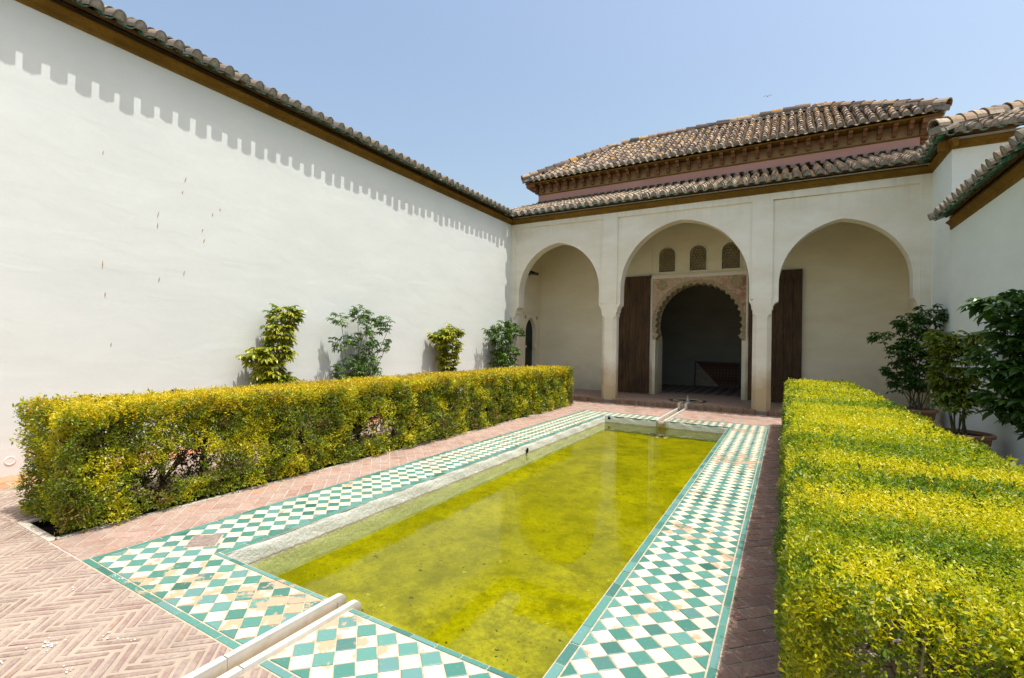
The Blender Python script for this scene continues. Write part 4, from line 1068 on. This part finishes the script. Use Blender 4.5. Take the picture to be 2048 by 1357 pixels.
def hedge_stems(root, x0, x1, y0, y1, z1, step, seed):
    rd = random.Random(seed); y = y0+.2; rest = MB()
    while y < y1-.1:
        m = MB(); bx = (x0+x1)/2+rd.uniform(-.22, .22); pts = [(bx, y, -.08)]; dx, dy = rd.uniform(-.15, .15), rd.uniform(-.12, .12)
        for z in (.1, .25, .42): pts.append((bx+dx*z*1.6+rd.uniform(-.03, .03), y+dy*z*1.6+rd.uniform(-.03, .03), z))
        r0 = rd.uniform(.014, .03); m.tube(pts, [r0*1.2, r0, r0*.85, r0*.7], 6)
        for k in range(9):
            s_ = Vector(pts[rd.choice((1, 2, 3, 3))]); e = Vector((rd.uniform(x0+.06, x1-.06), y+rd.uniform(-.35, .35), rd.uniform(.40, z1-.16)))
            md = s_.lerp(e, .5)+Vector((rd.uniform(-.08, .08), rd.uniform(-.08, .08), rd.uniform(-.06, .04)))
            m.tube([s_, md, e], [r0*.55, r0*.38, .003], 5)
            for q in range(5):
                s3 = md.lerp(e, rd.random()); e3 = s3+Vector((rd.uniform(-.2, .2), rd.uniform(-.2, .2), rd.uniform(-.1, .22)))
                m.tube([s3, s3.lerp(e3, .5)+Vector((0, 0, .015)), e3], [.0045, .0035, .002], 3)
        m.obj('stem', M_twig, root); y += step*rd.uniform(.75, 1.25)

hr = empty('hedge', (.56, 6.5, 0), 'golden clipped box hedge right of the pool with a bright yellow top', 'hedge', 'hedges along the pool')
RB = [(0, 2.6, .82, 1.1), (2.6, 4.2, 1.0, 1.), (4.2, 7, 1.35, .95), (7, 14, 1.9, .9)]
X0, X1, Y0_, Y1_, Z1_ = .015, 1.16, 1.50, 11.6, .985
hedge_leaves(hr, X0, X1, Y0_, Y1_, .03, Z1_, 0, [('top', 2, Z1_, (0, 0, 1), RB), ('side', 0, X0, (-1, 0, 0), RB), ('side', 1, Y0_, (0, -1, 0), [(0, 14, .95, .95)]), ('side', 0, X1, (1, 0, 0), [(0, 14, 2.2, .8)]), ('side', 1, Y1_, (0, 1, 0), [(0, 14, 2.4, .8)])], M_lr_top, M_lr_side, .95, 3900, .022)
hedge_stems(hr, X0, X1, Y0_, Y1_, Z1_, .34, 3)
hl = empty('hedge', (-5.4, 6.5, 0), 'bronzed clipped box hedge in front of the white wall with gaps and bare stems', 'hedge', 'hedges along the pool')
LB = [(0, 4.5, 1.1, 1.0), (4.5, 8, 1.4, .95), (8, 14, 1.9, .95)]
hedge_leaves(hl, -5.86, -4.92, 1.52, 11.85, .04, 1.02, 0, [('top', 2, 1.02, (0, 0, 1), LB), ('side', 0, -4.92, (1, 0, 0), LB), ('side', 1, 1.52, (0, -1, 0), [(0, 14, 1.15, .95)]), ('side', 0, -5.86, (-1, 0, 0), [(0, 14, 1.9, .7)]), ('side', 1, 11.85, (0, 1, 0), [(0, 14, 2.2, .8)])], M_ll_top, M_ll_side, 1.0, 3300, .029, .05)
hedge_stems(hl, -5.85, -5.0, 1.6, 11.7, 1.02, .33, 5)
# inner growth for body, its dark leaf colour painting the inside shade, and weeds in the bed
def inner(root, x0, x1, y0, y1, z0, z1, n, ls, mat):
    P = np.column_stack([rng.uniform(x0, x1, n), rng.uniform(y0, y1, n), z0+(z1-z0)*rng.random(n)**.8]); P = P[vnoise(P, 2.3, 12) > .42]
    Dr = unit(rng.normal(size=P.shape)+np.array([0, 0, .4])); ln = np.full(len(P), ls)*(.7+.6*rng.random(len(P)))
    leaf_obj('foliage', leaves_from_shoots(P, Dr, ln, .5, ln*2), mat, root)
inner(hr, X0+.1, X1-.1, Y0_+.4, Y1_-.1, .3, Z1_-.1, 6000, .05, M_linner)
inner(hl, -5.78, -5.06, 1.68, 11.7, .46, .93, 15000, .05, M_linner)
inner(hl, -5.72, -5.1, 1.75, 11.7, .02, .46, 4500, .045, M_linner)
n = 260; P = np.column_stack([rng.uniform(-5.5, -4.9, n), 1.5+9.6*rng.random(n)**1.8, np.full(n, -.06)]); P = P[vnoise(P, 2.5, 21) > .5]
wv = leaves_from_shoots(P, unit(rng.normal(size=P.shape)*.5+np.array([0, 0, 1.])), np.full(len(P), .045), .6, np.full(len(P), .07), 5)
w_ = leaf_obj('weeds', wv, M_pgreen, None); props(w_, 'small green weeds sprouting in the soil bed', 'weeds', kind='stuff')
n = 40; P = np.column_stack([XR+.012+rng.normal(size=n)*.006, rng.uniform(2.2, 3.8, n), np.full(n, 0.)]); P = P[vnoise(P, 6., 2) > .55]
if len(P): props(leaf_obj('weeds', leaves_from_shoots(P, unit(rng.normal(size=P.shape)*.6+np.array([0, 0, 1.])), np.full(len(P), .012), .6, np.full(len(P), .012), 5), M_pgreen, None), 'tiny weeds in the joint beside the right hand path', 'weeds', kind='stuff')
# leaf litter drifting on the pool floor
for n, sz, colr, lab in ((800, .016, (.03, .027, .006), 'small dark sunken leaves on the pool floor'), (420, .009, (.62, .58, .12), 'tiny pale flakes sunk on the pool floor')):
    P = np.column_stack([rng.uniform(xl+.1, xr-.1, n), yn+.1+(yf-yn-.2)*rng.random(n)**1.5, np.full(n, ZB+.004)])
    V = leaves_from_shoots(P, unit(np.column_stack([rng.normal(size=(n, 2)), np.zeros(n)])), np.full(n, sz)*(.5+1.1*rng.random(n)), .75, np.full(n, .002), 1)
    V[:, 2] = ZB+.004+(V[:, 2]-ZB-.004)*.15
    props(leaf_obj('leaf_litter', V, simple('sunk_leaf', colr, .9, .1), None), lab, 'leaves', kind='stuff')

def palm_leaf(size, nl, mat, pet, wd=.33, droop=.5, seed=0):
    rd = random.Random(seed); V, F, E = [], [], []
    def add(pts, es):
        b = len(V); V.extend(pts); E.extend(es); return b
    w = .004; a = Vector((0, 0, 0)); c = Vector((pet, 0, pet*.35))
    b = add([a+Vector((0, w, 0)), a-Vector((0, w, 0)), c-Vector((0, w, 0)), c+Vector((0, w, 0))], [0]*4); F.append((b, b+1, b+2, b+3))
    b = add([a+Vector((0, 0, w)), a-Vector((0, 0, w)), c-Vector((0, 0, w)), c+Vector((0, 0, w))], [0]*4); F.append((b, b+1, b+2, b+3))
    for k in range(nl):
        an = (k+.5)/nl*2*math.pi+rd.uniform(-.12, .12); L = size*rd.uniform(.8, 1.1)*(1 if abs(math.pi-an) > .9 else .75)
        d = Vector((math.cos(an), math.sin(an), -droop*rd.uniform(.5, 1.2))).normalized(); s_ = Vector((-math.sin(an), math.cos(an), rd.uniform(-.25, .25))).normalized()
        up = d.cross(s_); up = up if up.z > 0 else -up; h = L*wd*.5
        p0 = c+d*L*.08; m1 = c+d*L*.4+up*L*.03; m2 = c+d*L*.72+up*L*.0; tp_ = c+d*L-Vector((0, 0, L*.12))
        fo = up*h*.35
        b = add([p0, m1, m2, tp_, m1+s_*h+fo, m2+s_*h*.75+fo, m1-s_*h+fo, m2-s_*h*.75+fo], [0, 0, 0, .6, 1, 1, 1, 1])
        F += [(b, b+4, b+1, b+1), (b+1, b+4, b+5, b+2), (b+2, b+5, b+3, b+3), (b, b+1, b+6, b+6), (b+1, b+2, b+7, b+6), (b+2, b+3, b+7, b+7)]
    me = bpy.data.meshes.new('leaf'); me.from_pydata([tuple(v) for v in V], [], [tuple(dict.fromkeys(f)) for f in F]); me.materials.append(mat)
    at = me.attributes.new('margin', 'FLOAT', 'POINT'); at.data.foreach_set('value', E); me.update(); return me
def shrub(root, base, blobs, nleaf, size, mat, nl=7, pet=.09, stems=8, flat=.7, seed=0, wd=.34):
    rd = random.Random(seed); lm = [palm_leaf(size*rd.uniform(.85, 1.15), nl, mat, pet, wd, rd.uniform(.25, .7), seed*10+i) for i in range(5)]
    base = Vector(base); tot = sum(b[3]**2 for b in blobs)
    for b in blobs:        # stems reach every clump
        c = Vector(b[:3])
        for q in range(max(1, round(stems*b[3]**2/tot))):
            m = MB(); s_ = base+Vector((rd.uniform(-.1, .1), rd.uniform(-.1, .1), 0)); e = c+Vector((rd.gauss(0, b[3]*.4), rd.gauss(0, b[3]*.4), rd.gauss(0, b[3]*.4)))
            md = s_.lerp(e, .5)+Vector((rd.uniform(-.05, .05), rd.uniform(-.05, .05), .05)); m.tube([s_, md, e], [.011, .008, .004], 5); m.obj('stem', M_stem, root)
    its = []
    for b in blobs:
        for q in range(max(2, int(nleaf*b[3]**2/tot))):
            while True:
                v = Vector((rd.uniform(-1, 1), rd.uniform(-1, 1), rd.uniform(-1, 1)))
                if .3 < v.length < 1: break
            p = Vector(b[:3])+Vector((v.x*b[3]*flat, v.y*b[3], v.z*b[3])); yaw = math.atan2(v.y, v.x)+rd.gauss(0, .7)
            M = Matrix.Translation(p) @ Matrix.Rotation(yaw, 4, 'Z') @ Matrix.Rotation(rd.uniform(-.5, .35), 4, 'Y') @ Matrix.Rotation(rd.gauss(0, .3), 4, 'X')
            its.append((rd.choice(lm), M))
    place_pieces('leaf', its, root, 290)
XP = -7.25
G_ = 'shrubs growing against the white wall'
r = empty('shrub', (XP, 4.8, 0), 'tall variegated yellow and green shrub, first against the white wall behind the hedge', 'shrub', G_)
shrub(r, (XP, 4.8, 0), [(XP, 5.0, 1.98, 0.176), (XP, 4.9, 1.7, 0.192), (XP, 4.85, 1.4, 0.192), (XP, 4.55, 1.32, 0.160), (XP, 4.75, 1.05, 0.192), (XP, 4.95, .85, 0.208), (XP, 4.7, .6, 0.240)], 420, .125, M_pvar, 8, .07, 9, .9, 1, .42)
r = empty('shrub', (XP, 6.6, 0), 'wide open green shrub with many thin upright stems against the white wall', 'shrub', G_)
shrub(r, (XP, 6.5, 0), [(XP, 6.35, 1.0, 0.282), (XP, 6.75, 1.1, 0.317), (XP, 6.15, 1.55, 0.141), (XP, 6.12, 2.0, 0.132), (XP, 6.6, 2.12, 0.176), (XP, 6.9, 1.95, 0.229), (XP, 7.2, 1.95, 0.176), (XP, 7.2, 1.5, 0.176), (XP, 6.7, 1.6, 0.229), (XP, 6.9, .8, 0.264), (XP, 6.4, .6, 0.264)], 560, .085, M_pgreen, 7, .06, 22, .9, 2, .38)
r = empty('shrub', (XP, 9.4, 0), 'small bushy yellow green shrub between two greener ones against the white wall', 'shrub', G_)
shrub(r, (XP, 9.4, 0), [(XP, 9.2, 1.72, 0.221), (XP, 9.6, 1.85, 0.197), (XP, 9.5, 1.5, 0.246), (XP, 9.45, 1.15, 0.213), (XP, 9.5, .8, 0.180)], 340, .12, M_pvar, 8, .07, 8, .9, 4, .42)
r = empty('shrub', (XP, 12.1, 0), 'glossy green shrub beside the corner of the arcade', 'shrub', G_)
shrub(r, (XP, 12.0, 0), [(XP, 11.5, 1.9, 0.234), (XP, 12.0, 2.05, 0.270), (XP, 12.6, 2.05, 0.234), (XP, 12.9, 1.95, 0.180), (XP, 12.0, 1.6, 0.306), (XP, 12.4, 1.35, 0.288), (XP, 11.8, 1.2, 0.270), (XP, 12.2, .9, 0.324)], 320, .125, M_pgreen, 7, .08, 12, .8, 5, .4)
def pot(root, c, r, h):
    m = MB(); m.lathe((c[0], c[1], 0), [(r*.66, 0), (r*.72, .02), (r*.86, h*.6), (r*.9, h-.07), (r*.94, h-.06), (r*.96, h-.055), (r*1.02, h-.05), (r*1.03, h-.012), (r*.99, h), (r*.90, h), (r*.88, h-.05), (r*.2, h-.055)], 28); m.obj('pot', M_terrapot, root, smooth=False)
    m = MB(); m.lathe((c[0], c[1], 0), [(r*.885, h-.06), (r*.885, h-.045), (r*.1, h-.035)], 20); m.obj('potting_soil', M_soil, root)
G2_ = 'potted shrubs along the low wall'
def P1(x, z, r_, y=12.0): return (x, y+random.uniform(-.12, .12), z, r_)
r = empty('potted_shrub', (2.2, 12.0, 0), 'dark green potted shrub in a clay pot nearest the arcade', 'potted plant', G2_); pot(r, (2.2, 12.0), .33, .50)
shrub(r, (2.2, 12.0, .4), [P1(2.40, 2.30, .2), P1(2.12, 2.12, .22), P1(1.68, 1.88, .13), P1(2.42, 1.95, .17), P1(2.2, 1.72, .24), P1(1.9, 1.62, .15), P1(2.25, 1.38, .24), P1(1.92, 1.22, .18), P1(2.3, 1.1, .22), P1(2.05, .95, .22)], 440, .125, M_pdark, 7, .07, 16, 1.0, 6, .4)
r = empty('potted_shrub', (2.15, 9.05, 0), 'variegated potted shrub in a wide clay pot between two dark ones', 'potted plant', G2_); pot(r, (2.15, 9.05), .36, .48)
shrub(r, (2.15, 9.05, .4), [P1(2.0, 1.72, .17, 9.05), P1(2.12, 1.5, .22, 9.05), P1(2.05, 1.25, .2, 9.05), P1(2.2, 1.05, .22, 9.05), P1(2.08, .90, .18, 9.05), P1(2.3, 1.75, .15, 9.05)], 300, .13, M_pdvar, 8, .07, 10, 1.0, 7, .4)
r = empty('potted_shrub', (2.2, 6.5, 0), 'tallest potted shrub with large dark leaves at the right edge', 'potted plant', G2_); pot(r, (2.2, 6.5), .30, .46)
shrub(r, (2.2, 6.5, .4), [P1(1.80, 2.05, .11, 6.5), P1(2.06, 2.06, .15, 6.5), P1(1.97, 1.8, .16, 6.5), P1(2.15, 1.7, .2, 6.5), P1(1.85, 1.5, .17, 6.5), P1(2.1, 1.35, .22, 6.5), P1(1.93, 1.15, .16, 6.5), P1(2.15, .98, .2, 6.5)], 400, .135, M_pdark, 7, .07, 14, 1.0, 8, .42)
